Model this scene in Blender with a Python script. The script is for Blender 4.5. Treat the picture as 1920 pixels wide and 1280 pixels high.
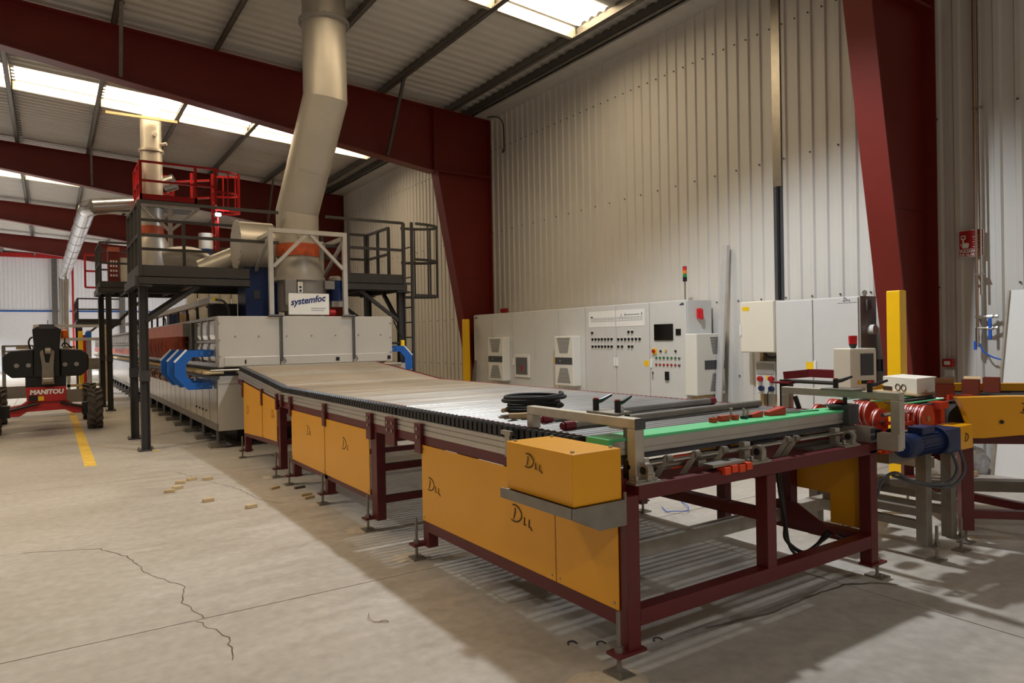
import bpy, math, random
from mathutils import Vector, Matrix
for o in list(bpy.data.objects): bpy.data.objects.remove(o, do_unlink=True)
random.seed(7)
SC = bpy.context.scene
COL = SC.collection
R = math.radians

# ------------------------------------------------------------------ camera
cam_d = bpy.data.cameras.new('camera'); cam = bpy.data.objects.new('camera', cam_d); COL.objects.link(cam)
cam_d.sensor_width = 36; cam_d.lens = 1298.96 * 36 / 1920; cam_d.clip_end = 300
yaw, pitch, roll = .588774, -.00486, -.0178
fw = Vector((math.sin(yaw)*math.cos(pitch), math.cos(yaw)*math.cos(pitch), math.sin(pitch)))
rt = Vector((math.cos(yaw), -math.sin(yaw), 0)); up = rt.cross(fw)
r2 = math.cos(roll)*rt + math.sin(roll)*up; u2 = -math.sin(roll)*rt + math.cos(roll)*up
cam.matrix_world = Matrix(((r2.x, u2.x, -fw.x, 0), (r2.y, u2.y, -fw.y, 0), (r2.z, u2.z, -fw.z, 1.6), (0, 0, 0, 1)))
SC.camera = cam

# ------------------------------------------------------------------ world, exposure
w = bpy.data.worlds.new('world'); SC.world = w; w.use_nodes = True
bgn = w.node_tree.nodes['Background']; bgn.inputs[0].default_value = (1.0, .81, .61, 1); bgn.inputs[1].default_value = .31
vs = SC.view_settings
vs.view_transform = 'Standard'; vs.look = 'None'; vs.gamma = 1; vs.use_curve_mapping = False; vs.exposure = 0.0
LAMP_A, LAMP_B, FILL_END = 1400, 850, 7500      # watts of the high-bay lamps and the added far-end fill lamps
SKY_E = 11.0                                   # skylight pane emission

# ------------------------------------------------------------------ materials
def mat(name, col, rough=.5, metal=0., var=.08, scale=6., bump=0., stretch=None, emit=None, es=1., col2=None, alpha=None, trans=0.):
    m = bpy.data.materials.new(name); m.use_nodes = True
    nt = m.node_tree; b = nt.nodes['Principled BSDF']
    def lin(c): return tuple(((x/255)/12.92 if x/255 <= .04045 else ((x/255+.055)/1.055)**2.4) for x in c) + (1,)
    c = lin(col)
    b.inputs['Roughness'].default_value = rough; b.inputs['Metallic'].default_value = metal
    tc = nt.nodes.new('ShaderNodeTexCoord'); mp = nt.nodes.new('ShaderNodeMapping')
    nt.links.new(tc.outputs['Object'], mp.inputs[0])
    if stretch: mp.inputs['Scale'].default_value = stretch
    n = nt.nodes.new('ShaderNodeTexNoise'); n.inputs['Scale'].default_value = scale; n.inputs['Detail'].default_value = 5
    nt.links.new(mp.outputs[0], n.inputs['Vector'])
    r = nt.nodes.new('ShaderNodeValToRGB'); r.color_ramp.elements[0].position = .3; r.color_ramp.elements[1].position = .7
    c2 = lin(col2) if col2 else tuple(min(1, x*(1+var)) for x in c[:3]) + (1,)
    r.color_ramp.elements[0].color = tuple(x*(1-var) for x in c[:3]) + (1,) if not col2 else c
    r.color_ramp.elements[1].color = c2
    nt.links.new(n.outputs['Fac'], r.inputs[0]); nt.links.new(r.outputs[0], b.inputs['Base Color'])
    if bump:
        bp = nt.nodes.new('ShaderNodeBump'); bp.inputs['Strength'].default_value = bump; bp.inputs['Distance'].default_value = .01
        nt.links.new(n.outputs['Fac'], bp.inputs['Height']); nt.links.new(bp.outputs[0], b.inputs['Normal'])
    if emit:
        b.inputs['Emission Color'].default_value = lin(emit); b.inputs['Emission Strength'].default_value = es
    if trans: b.inputs['Transmission Weight'].default_value = trans
    if alpha: b.inputs['Alpha'].default_value = alpha
    return m
M = {}
def mk(k, *a, **kw): M[k] = mat(k, *a, **kw)
mk('frame_red', (112, 30, 22), .45, var=.06, scale=2)
mk('oxide', (90, 22, 24), .4, var=.08)
mk('yellow', (230, 160, 12), .35, var=.03, scale=2)
mk('yellow_bright', (250, 196, 8), .4, var=.03)
mk('wall', (206, 203, 197), .5, var=.03, scale=1.5)
mk('wall_end', (236, 236, 240), .5, var=.02)
mk('roof', (206, 203, 198), .55, var=.06, scale=1)
mk('purlin', (112, 108, 104), .45, .5, var=.15, scale=8)
mk('galv', (190, 184, 172), .4, .6, var=.1, scale=14)
mk('soffit', (190, 188, 184), .6)
mk('cabinet', (206, 206, 204), .5, var=.015)
mk('ac', (222, 220, 212), .45, var=.01)
mk('cream', (226, 220, 204), .5, var=.01)
mk('grey_dark', (70, 72, 76), .5)
mk('grey_side', (150, 146, 142), .5)
mk('black', (14, 14, 15), .4)
mk('rubber', (26, 25, 25), .75, var=.2)
mk('alu', (196, 190, 182), .38, .7, var=.05, stretch=(1, 20, 1))
mk('steel', (170, 164, 154), .35, .85, var=.1, scale=10)
mk('steel_dull', (140, 134, 124), .5, .7, var=.12, scale=10)
mk('chrome', (210, 208, 205), .15, 1.)
mk('inox_panel', (204, 199, 190), .2, .85, var=.12, scale=3, bump=.35)
mk('kiln_plate', (204, 198, 188), .4, .45, var=.04, scale=2)
mk('roller', (146, 144, 141), .4, .5, var=.25, scale=5, stretch=(.4, 6, 6))
mk('roller_dusty', (138, 126, 110), .5, .4, var=.2, scale=5, stretch=(.4, 6, 6))
mk('green', (96, 206, 140), .4, var=.04)
mk('plastic_red', (188, 52, 26), .4)
mk('orange', (222, 70, 24), .45)
mk('dark_red', (120, 18, 34), .4)
mk('mezz', (62, 60, 60), .5, .2, var=.1)
mk('railing_red', (176, 26, 28), .4)
mk('white_tube', (190, 188, 186), .45, .2)
mk('flue', (186, 180, 170), .42, .4, var=.07, scale=2)
mk('fan_grey', (150, 146, 142), .45, .4)
mk('orange_sleeve', (176, 78, 40), .6, var=.25, scale=12)
mk('blue', (20, 92, 176), .4)
mk('blue_dark', (22, 48, 104), .4)
mk('navy', (14, 34, 76), .4)
mk('copper', (196, 108, 84), .5, var=.12, scale=4)
mk('rust', (150, 62, 30), .7, var=.3, scale=10)
mk('duct', (214, 214, 216), .2, .9, bump=.25, scale=5)
mk('white', (236, 236, 234), .5, var=.01)
mk('navy_text', (18, 40, 110), .5)
mk('ink', (52, 30, 14), .6)
mk('white_text', (240, 240, 238), .5, var=0)
mk('sign_red', (170, 24, 24), .45)
mk('label_yellow', (240, 196, 20), .5)
mk('screen', (10, 10, 12), .12)
mk('pane_grey', (104, 104, 106), .15, var=.15, scale=12)
mk('alu_bright', (206, 206, 206), .3, .35, var=.04)
mk('grey_text', (70, 74, 90), .5)
mk('tyre', (84, 76, 68), .85, var=.2, scale=20)
mk('boom_red', (176, 30, 30), .4)
mk('amber', (230, 110, 20), .25)
mk('beacon', (196, 20, 30), .25)
mk('cardboard', (186, 160, 120), .8, var=.06)
mk('card_grey', (166, 156, 144), .8, var=.06)
mk('carton', (232, 226, 214), .7, var=.03)
mk('brown_box', (142, 62, 40), .8, var=.06)
mk('wood', (196, 172, 130), .8, var=.12)
mk('dust', (188, 174, 152), .95, var=.12, scale=30)
mk('paint_yellow', (232, 190, 70), .6, var=.15, scale=8)
mk('crack', (92, 80, 68), .9)
mk('blue_hose', (40, 100, 210), .35)
mk('copper_pipe', (176, 150, 130), .3, .8)
mk('poly', (220, 222, 226), .15, var=.05, trans=.6)
mk('siren_red', (214, 34, 44), .35)
mk('stack_amber', (230, 130, 30), .3)
mk('stack_green', (30, 130, 70), .3)
mk('led', (255, 255, 255), .3, emit=(235, 242, 255), es=90)
mk('lamp_face', (255, 255, 255), .3, emit=(255, 250, 240), es=6)

def concrete():
    m = bpy.data.materials.new('concrete'); m.use_nodes = True; nt = m.node_tree; b = nt.nodes['Principled BSDF']
    L = nt.links.new; N = nt.nodes.new
    g = N('ShaderNodeNewGeometry')
    def noise(s, d, st=None):
        n = N('ShaderNodeTexNoise'); n.inputs['Scale'].default_value = s; n.inputs['Detail'].default_value = d
        if st:
            mp = N('ShaderNodeMapping'); mp.inputs['Scale'].default_value = st; L(g.outputs['Position'], mp.inputs[0]); L(mp.outputs[0], n.inputs['Vector'])
        else: L(g.outputs['Position'], n.inputs['Vector'])
        return n
    a = noise(.55, 8); f = noise(14, 8); s = noise(1.6, 7, (1, 3.2, 1))
    def ramp(n, c0, c1, p0=.3, p1=.72):
        r = N('ShaderNodeValToRGB'); r.color_ramp.elements[0].color = c0 + (1,); r.color_ramp.elements[1].color = c1 + (1,)
        r.color_ramp.elements[0].position = p0; r.color_ramp.elements[1].position = p1; L(n.outputs['Fac'], r.inputs[0]); return r
    ra = ramp(a, (.40, .355, .30), (.54, .50, .445)); rf = ramp(f, (.84,)*3, (1.06,)*3); rs = ramp(s, (.86, .85, .83), (1.05, 1.05, 1.05))
    def mul(x, y):
        m_ = N('ShaderNodeMix'); m_.data_type = 'RGBA'; m_.blend_type = 'MULTIPLY'; m_.inputs['Factor'].default_value = 1
        L(x, m_.inputs['A']); L(y, m_.inputs['B']); return m_.outputs['Result']
    L(mul(mul(ra.outputs[0], rf.outputs[0]), rs.outputs[0]), b.inputs['Base Color'])
    rr = ramp(s, (.42,)*3, (.62,)*3); L(rr.outputs[0], b.inputs['Roughness'])
    bp = N('ShaderNodeBump'); bp.inputs['Strength'].default_value = .08; bp.inputs['Distance'].default_value = .004
    L(f.outputs['Fac'], bp.inputs['Height']); L(bp.outputs[0], b.inputs['Normal'])
    return m
M['concrete'] = concrete()
def skymat():
    m = bpy.data.materials.new('skylight'); m.use_nodes = True; nt = m.node_tree; b = nt.nodes['Principled BSDF']
    b.inputs['Base Color'].default_value = (.8, .76, .66, 1); b.inputs['Emission Strength'].default_value = SKY_E
    tc = nt.nodes.new('ShaderNodeTexCoord'); n = nt.nodes.new('ShaderNodeTexNoise'); n.inputs['Scale'].default_value = 1.2
    nt.links.new(tc.outputs['Object'], n.inputs['Vector'])
    r = nt.nodes.new('ShaderNodeValToRGB'); r.color_ramp.elements[0].color = (1, .72, .40, 1); r.color_ramp.elements[1].color = (1, .86, .62, 1)
    nt.links.new(n.outputs['Fac'], r.inputs[0]); nt.links.new(r.outputs[0], b.inputs['Emission Color'])
    return m
M['skylight'] = skymat()

# ------------------------------------------------------------------ mesh helpers
STUFF = {'screw', 'bolt', 'rail_end_hole'}     # fastenings too small to pick apart
class MB:
    def __init__(s): s.v = []; s.f = []; s.mi = []; s.sm = []; s.cur = 0
    def add(s, vs, fs, smooth=False):
        o = len(s.v); s.v += [tuple(p) for p in vs]
        for f in fs: s.f.append(tuple(i+o for i in f)); s.mi.append(s.cur); s.sm.append(smooth)
        return s
    def m(s, i): s.cur = i; return s
    def box(s, x0, x1, y0, y1, z0, z1):
        return s.add([(x0,y0,z0),(x1,y0,z0),(x1,y1,z0),(x0,y1,z0),(x0,y0,z1),(x1,y0,z1),(x1,y1,z1),(x0,y1,z1)],
              [(0,3,2,1),(4,5,6,7),(0,1,5,4),(1,2,6,5),(2,3,7,6),(3,0,4,7)])
    def hexa(s, p): # 4 bottom, 4 top
        return s.add(p, [(0,3,2,1),(4,5,6,7),(0,1,5,4),(1,2,6,5),(2,3,7,6),(3,0,4,7)])
    def beam(s, a, b, w_, h, upv=(0,0,1)):
        a = Vector(a); b = Vector(b); d = (b-a).normalized(); u = Vector(upv)
        if abs(d.dot(u)) > .98: u = Vector((0,1,0))
        r = d.cross(u).normalized(); u = r.cross(d).normalized()
        p = []
        for c in (a, b):
            for i, j in ((-1,-1),(1,-1),(1,1),(-1,1)): p.append(c + r*(i*w_/2) + u*(j*h/2))
        return s.add(p, [(0,1,2,3),(7,6,5,4),(0,4,5,1),(1,5,6,2),(2,6,7,3),(3,7,4,0)])
    def cyl(s, a, b, r, n=16, r2=None, cap=True):
        a = Vector(a); b = Vector(b); r2 = r if r2 is None else r2
        d = (b-a).normalized(); u = Vector((0,0,1)) if abs(d.z) < .9 else Vector((1,0,0))
        x = d.cross(u).normalized(); y = d.cross(x)
        p = [a + (x*math.cos(t)+y*math.sin(t))*r for t in [2*math.pi*i/n for i in range(n)]]
        p += [b + (x*math.cos(t)+y*math.sin(t))*r2 for t in [2*math.pi*i/n for i in range(n)]]
        s.add(p, [(i, (i+1)%n, n+(i+1)%n, n+i) for i in range(n)], True)
        if cap: s.add(p[:n], [tuple(range(n))[::-1]]); s.add(p[n:], [tuple(range(n))])
        return s
    def tube(s, pts, r, n=8, rs=None, cap=True):
        pts = [Vector(p) for p in pts]
        if rs is None and 3 < len(pts) < 14:
            Q = [pts[0]] + pts + [pts[-1]]; pts = []
            for i in range(1, len(Q)-2):
                a, b, c, d = Q[i-1:i+3]
                for t in [j/6 for j in range(6)]: pts.append(.5*((2*b) + (c-a)*t + (2*a-5*b+4*c-d)*t*t + (3*b-a-3*c+d)*t**3))
            pts.append(Q[-1])
        k = len(pts); rings = []
        x = None
        for i, p in enumerate(pts):
            d = (pts[min(i+1,k-1)] - pts[max(i-1,0)]).normalized()
            if x is None:
                u = Vector((0,0,1)) if abs(d.z) < .9 else Vector((1,0,0)); x = d.cross(u).normalized()
            x = (x - d*x.dot(d)).normalized(); y = d.cross(x)
            rr = rs[i] if rs else r
            rings += [p + (x*math.cos(2*math.pi*j/n) + y*math.sin(2*math.pi*j/n))*rr for j in range(n)]
        s.add(rings, [(i*n+j, i*n+(j+1)%n, (i+1)*n+(j+1)%n, (i+1)*n+j) for i in range(k-1) for j in range(n)], True)
        if cap: s.add(rings[:n], [tuple(range(n))[::-1]]); s.add(rings[-n:], [tuple(range(n))])
        return s
    def prism(s, poly, fn, a, b):   # fn(u,v,t)->xyz
        n = len(poly); p = [fn(u, v, a) for u, v in poly] + [fn(u, v, b) for u, v in poly]
        return s.add(p, [tuple(range(n))[::-1], tuple(range(n, 2*n))] + [(i, (i+1)%n, n+(i+1)%n, n+i) for i in range(n)])
    def lathe(s, prof, c, axis='z', n=24):
        c = Vector(c); ring = []
        for r, h in prof:
            for j in range(n):
                t = 2*math.pi*j/n; a_, b_ = r*math.cos(t), r*math.sin(t)
                ring.append(c + (Vector((a_, b_, h)) if axis == 'z' else Vector((h, a_, b_)) if axis == 'x' else Vector((a_, h, b_))))
        k = len(prof)
        s.add(ring, [(i*n+j, i*n+(j+1)%n, (i+1)*n+(j+1)%n, (i+1)*n+j) for i in range(k-1) for j in range(n)], True)
        s.add(ring[:n], [tuple(range(n))[::-1]]); s.add(ring[-n:], [tuple(range(n))]); return s
    def mesh(s, name, mats, off=(0,0,0)):
        me = bpy.data.meshes.new(name); o = Vector(off)
        me.from_pydata([tuple(Vector(p)-o) for p in s.v], [], s.f)
        for m_ in (mats if isinstance(mats, (list, tuple)) else [mats]): me.materials.append(M[m_] if isinstance(m_, str) else m_)
        me.polygons.foreach_set('material_index', s.mi); me.polygons.foreach_set('use_smooth', s.sm)
        me.update(); return me
    def build(s, name, mats, parent=None, label=None, bevel=0, sharp=True):
        root = parent
        while root is not None and root.parent is not None: root = root.parent
        off = root.location if root is not None else Vector((0,0,0))
        if root is None and s.v:
            xs = [p[0] for p in s.v]; ys = [p[1] for p in s.v]; zs = [p[2] for p in s.v]
            off = Vector(((min(xs)+max(xs))/2, (min(ys)+max(ys))/2, min(zs)))
        me = s.mesh(name, mats, off)
        o = bpy.data.objects.new(name, me); COL.objects.link(o)
        if parent is not None: o.parent = parent
        else: o.location = off
        if label: o['label'] = label
        if name in STUFF: o['kind'] = 'stuff'
        if any(s.sm):
            try: me.set_sharp_from_angle(angle=R(40))
            except Exception: pass
        if bevel:
            bm_ = o.modifiers.new('bevel', 'BEVEL'); bm_.width = bevel; bm_.segments = 2; bm_.limit_method = 'ANGLE'
        return o
def tag(o, label=None, cat=None, group=None, kind=None):
    if label: o['label'] = label
    if cat: o['category'] = cat
    if group: o['group'] = group
    if kind: o['kind'] = kind
    return o
def thing(name, loc, label, cat, group=None):
    o = bpy.data.objects.new(name, None); COL.objects.link(o); o.location = loc; o.empty_display_size = .1
    return tag(o, label, cat, group)
def struct(name, loc=(0,0,0)):
    o = bpy.data.objects.new(name, None); COL.objects.link(o); o.location = loc; o['kind'] = 'structure'; return o
def inst(name, me, parent, loc, rot=None):
    root = parent
    while root.parent is not None: root = root.parent
    o = bpy.data.objects.new(name, me); COL.objects.link(o); o.parent = parent
    o.location = Vector(loc) - root.location if parent is root else Vector(loc) - root.location - parent.location
    if rot: o.rotation_euler = rot
    return o
def BX(name, mats, parent, *b, bevel=0, label=None): return MB().box(*b).build(name, mats, parent, label, bevel)
def text(body, size, origin, xdir, ydir, material, parent, name='lettering', shear=0, extrude=.001, bold=0, sx=1, align='LEFT', label=None):
    cu = bpy.data.curves.new('t', 'FONT'); cu.body = body; cu.size = size; cu.shear = shear; cu.extrude = extrude; cu.offset = bold; cu.align_x = align
    cu.resolution_u = 3
    t = bpy.data.objects.new('t', cu); COL.objects.link(t)
    dg = bpy.context.evaluated_depsgraph_get(); me = bpy.data.meshes.new_from_object(t.evaluated_get(dg))
    bpy.data.objects.remove(t, do_unlink=True)
    root = parent
    while root.parent is not None: root = root.parent
    x = Vector(xdir).normalized(); y = Vector(ydir).normalized(); z = x.cross(y)
    mw = Matrix(((x.x*sx, y.x, z.x, 0), (x.y*sx, y.y, z.y, 0), (x.z*sx, y.z, z.z, 0), (0, 0, 0, 1)))
    me.transform(mw); me.transform(Matrix.Translation(Vector(origin) - root.location))
    me.materials.clear(); me.materials.append(M[material]); me.name = name
    o = bpy.data.objects.new(name, me); COL.objects.link(o); o.parent = parent
    if label: o['label'] = label
    return o
DLL = [[(.1,.98),(.3,1.0),(.5,.9),(.66,.68),(.68,.45),(.58,.25),(.4,.1),(.2,.06),(0,.12)], [(.26,.84),(.26,.6),(.2,.38),(.16,.2)],
       [(.86,.5),(.85,.3),(.82,.08),(.9,.1),(.97,.09)], [(1.16,.46),(1.15,.26),(1.12,.05),(1.22,.05),(1.34,-.1)]]
def dll(origin, xd, yd, h, parent, r=.0034, mt='ink', strokes=4, sx=1.5):
    o = Vector(origin); xd = Vector(xd)*sx; yd = Vector(yd); mb = MB(); nrm = xd.cross(yd).normalized()
    for st in DLL[:strokes]:
        pts = [o + xd*(a*h) + yd*(b*h) for a, b in st]
        # flat pen stroke ribbon with thickness
        L_ = []; k = len(pts)
        for i, p in enumerate(pts):
            d = (pts[min(i+1,k-1)] - pts[max(i-1,0)]).normalized(); s_ = nrm.cross(d).normalized()
            wd = r*(1.15 - .5*abs(i/(k-1)-.4)); L_ += [p - s_*wd, p + s_*wd, p + s_*wd + nrm*.0015, p - s_*wd + nrm*.0015]
        f = []
        for i in range(k-1):
            a = i*4; b = a+4
            f += [(a+2, a+3, b+3, b+2), (a+1, a+2, b+2, b+1), (a+3, a, b, b+3)]
        mb.add(L_, f)
    return mb.build('logo_lettering', mt, parent)

# ================================================================== SETTING
YS, YE, XL, XR = -5.64, 54.6, -15.0, 9.0
def zraf(x): return 6.86 + .06*(9-x) if x > -3 else 6.86 + .06*12 - .06*(-3-x)   # rafter top
# ---- floor: concrete slabs with saw-cut joints
fl = struct('floor')
MB().box(XL-2, XR+1.5, YS-6, YE+.5, -.3, -.012).build('subfloor', 'crack', fl)
xs = [-15.83, -10.83, -5.83, -.83, 4.17, 10.5]; ys = [-10.64 + 5*i for i in range(14)]
slab_me = {}
for i in range(5):
    wd = xs[i+1]-xs[i]-.009
    for j in range(13):
        k = round(wd, 3)
        if k not in slab_me: slab_me[k] = MB().box(-wd/2, wd/2, -2.4955, 2.4955, -.2, 0).mesh('slab', 'concrete')
        inst('slab', slab_me[k], fl, ((xs[i]+xs[i+1])/2, ys[j]+2.5, 0))
def ribbon(pts, wd, z=.0012, jit=0, taper=True):
    mb = MB(); P = []
    for i in range(len(pts)-1):
        a = Vector(pts[i]); b = Vector(pts[i+1]); n = max(2, int((b-a).length/.05))
        for t in range(n): P.append(a.lerp(b, t/n) + Vector((random.uniform(-jit, jit), random.uniform(-jit, jit))))
    P.append(Vector(pts[-1])); L_ = []; k = len(P)
    for i, p in enumerate(P):
        d = (P[min(i+1,k-1)]-P[max(i-1,0)]).normalized(); n = Vector((-d.y, d.x)); h = wd*random.uniform(.5, 1)
        L_ += [(p.x-n.x*h, p.y-n.y*h, z), (p.x+n.x*h, p.y+n.y*h, z)]
    return mb.add(L_, [(2*i, 2*i+2, 2*i+3, 2*i+1) for i in range(k-1)])
for pts in ([(-.2,6.6),(.3,6.35),(.46,6.0),(.55,5.4),(.72,5.0),(.66,4.7),(.72,4.37)], [(.68,4.35),(.78,4.0),(.74,3.7)],
            [(1.28,9.6),(1.45,8.9),(1.7,8.0),(1.75,7.3),(1.9,7.0)], [(-.3,6.6),(-.9,6.7)]):
    ribbon(pts, .004, jit=.012).build('crack', 'crack', fl)
MB().box(.36, .5, 10.77, 20.5, .0005, .0018).build('painted_line', 'paint_yellow', fl, label='yellow painted lane line')

# ---- right wall: ribbed cladding sheets
def sheet_profile(width, pitch=.21, rib=.075, slope=.02, depth=.026):
    n = round(width/pitch); P = [(0., 0.)]
    for i in range(n):
        a = i*pitch + (pitch-rib)/2; P += [(a-slope/2, 0), (a+slope/2, depth), (a+rib-slope/2, depth), (a+rib+slope/2, 0)]
    P.append((width, 0)); return P
prof = sheet_profile(1.05)
def wall_sheet(z0, z1):
    mb = MB(); p = [(-d, -u, z0) for u, d in prof] + [(-d, -u, z1) for u, d in prof]; n = len(prof)
    return mb.add(p, [(i, i+1, n+i+1, n+i) for i in range(n-1)]).mesh('cladding_sheet', 'wall')
wr = struct('wall_right', (9, 0, 0))
ws = wall_sheet(0, 6.9)
y = YE
while y > YS: inst('cladding_sheet', ws, wr, (9, y, 0)); y -= 1.05
MB().box(9.02, 9.12, YS, YE, 0, 7.2).build('wall_backing', 'wall', wr)
sc = MB()
for z, stp in ((6.11, .21), (4.15, .42), (2.12, .42), (.95, .42)):
    yy = YE - .105
    while yy > YS:
        if yy < 26: sc.cyl((8.968, yy, z), (8.952, yy, z), .012, 6)
        yy -= stp
sc.build('screw_row', 'grey_dark', wr)['kind'] = 'stuff'
MB().box(8.955, 8.968, 6.235, 6.375, 3.76, 6.9).build('joint_flashing', 'steel', wr, label='bare metal flashing strip over the sheet joint')
MB().box(8.966, 9.01, 6.23, 6.38, 0, 3.76).build('joint_gap', 'grey_dark', wr)
MB().cyl((8.95, 6.29, 1.9), (8.95, 6.29, 3.76), .022, 10).build('joint_cable', 'black', wr)
# eaves soffit
s_ = MB().box(8.52, 9.0, YS, YE, 6.885, 6.92).build('trim_1', 'soffit'); s_['kind'] = 'structure'
# ---- end wall
we = struct('wall_end', (0, YE, 0))
prof_e = sheet_profile(1.05)
mb = MB(); p = [(u, -d, 3.9) for u, d in prof_e] + [(u, -d, 7.62) for u, d in prof_e]; n = len(prof_e)
es = mb.add(p, [(i, i+1, n+i+1, n+i) for i in range(n-1)]).mesh('cladding_sheet', 'wall_end')
x = XL
while x < 9: inst('cladding_sheet', es, we, (x, YE, 0)); x += 1.05
MB().box(XL, 9.1, YE+.01, YE+.1, 0, 8).build('wall_backing', 'wall_end', we)
MB().box(XL, 9, YE-.06, YE, 0, 3.85).build('lower_panel', 'wall_end', we)
MB().box(XL, 9, YE-.08, YE, 3.85, 3.95).build('stripe', 'blue', we, label='blue stripe')
MB().box(XL, 9, YE-.35, YE-.04, 7.35, 7.62).build('header_beam', 'railing_red', we)
for x in (-3.0, .35, 4.2): MB().box(x-.16, x+.16, YE-.3, YE-.03, 0, 8).build('wall_post', 'purlin', we)
# ---- left wall (outside the picture) with gaps left open to let ambient world light in
wl = struct('wall_left', (XL, 0, 0))
for a, b in ((14, 24), (34, 44)): MB().box(XL-.1, XL, a, b, 0, 7.2).build('wall_panel', 'wall', wl)
MB().box(XL-.1, XL, YS, YE, 5.2, 7.2).build('wall_panel', 'wall', wl)

# ---- roof
SKY = [(8.78, 9.62), (18.36, 19.24), (28.55, 29.45), (38.8, 39.7)]
ce = struct('ceiling')
def roof_z(x): return zraf(x) + .235
RP = sheet_profile(1.05, .2625, .1, .045, .042)
def roof_sheet(wd, name, xa, xb, mt):
    s = wd/1.05; mb = MB(); n = len(RP)
    p = [(xa, u*s, roof_z(xa)-d) for u, d in RP] + [(xb, u*s, roof_z(xb)-d) for u, d in RP]
    return mb.add(p, [(i, i+1, n+i+1, n+i) for i in range(n-1)]).mesh(name, mt)
seg_me = {}
yy = YS; edges = sorted([e for s in SKY for e in s]); spans = []
cur = YS
for a, b in SKY: spans.append((cur, a)); cur = b
spans.append((cur, YE))
for a, b in spans:
    n = max(1, round((b-a)/1.05)); wd = (b-a)/n
    for side, (xa, xb) in enumerate(((9.1, -3), (-3, XL))):
        k = (round(wd, 4), side)
        seg_me[k] = seg_me.get(k) or roof_sheet(wd, 'roof_sheet', xa, xb, 'roof')
        for i in range(n): inst('roof_sheet', seg_me[k], ce, (0, a+i*wd, 0))
PX = [7.95, 6.24, 4.52, 2.81, 1.1, -.62, -2.33]
for x in PX + [8.42]:
    z = zraf(x); mb = MB()
    mb.box(x-.004, x+.004, YS, YE, z, z+.21); mb.box(x-.09, x+.004, YS, YE, z, z+.008); mb.box(x-.004, x+.09, YS, YE, z+.2, z+.208)
    mb.box(x-.09, x-.083, YS, YE, z, z+.035)
    mb.build('purlin', 'purlin', ce)
for x in (-4.0, -5.7, -7.4, -9.1, -10.8, -12.5, -14.2): z = zraf(x); MB().box(x-.03, x+.03, YS, YE, z, z+.21).build('purlin', 'purlin', ce)
# skylights: translucent sheets between the purlins, trimmed by a cross member
PB = PX + [-4.0]
for wi, (a, b) in enumerate(SKY):
    wn = struct('window_%d' % (wi+1))
    inst('roof_sheet', roof_sheet(b-a, 'roof_sheet', 9.1, 7.95, 'roof'), ce, (0, a, 0))
    for i in range(len(PB)-1):
        x1, x0 = PB[i]-.03, PB[i+1]+.03; n = len(RP); s = (b-a)/1.05; mb = MB()
        p = [(x1, a+u*s, roof_z(x1)-d) for u, d in RP] + [(x0, a+u*s, roof_z(x0)-d) for u, d in RP]
        mb.add(p, [(k, k+1, n+k+1, n+k) for k in range(n-1)]).build('pane', 'skylight', wn)
        if i < len(PB)-2:
            t = MB(); zz = zraf
            for (ya, yb, za, zb) in ((b+.02, b+.03, 0, .2), (b+.03, b+.10, 0, .008)):
                t.hexa([(x0, ya, zz(x0)+za), (x1, ya, zz(x1)+za), (x1, yb, zz(x1)+za), (x0, yb, zz(x0)+za), (x0, ya, zz(x0)+zb), (x1, ya, zz(x1)+zb), (x1, yb, zz(x1)+zb), (x0, yb, zz(x0)+zb)])
            t.build('trimmer', 'galv', wn)
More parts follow.
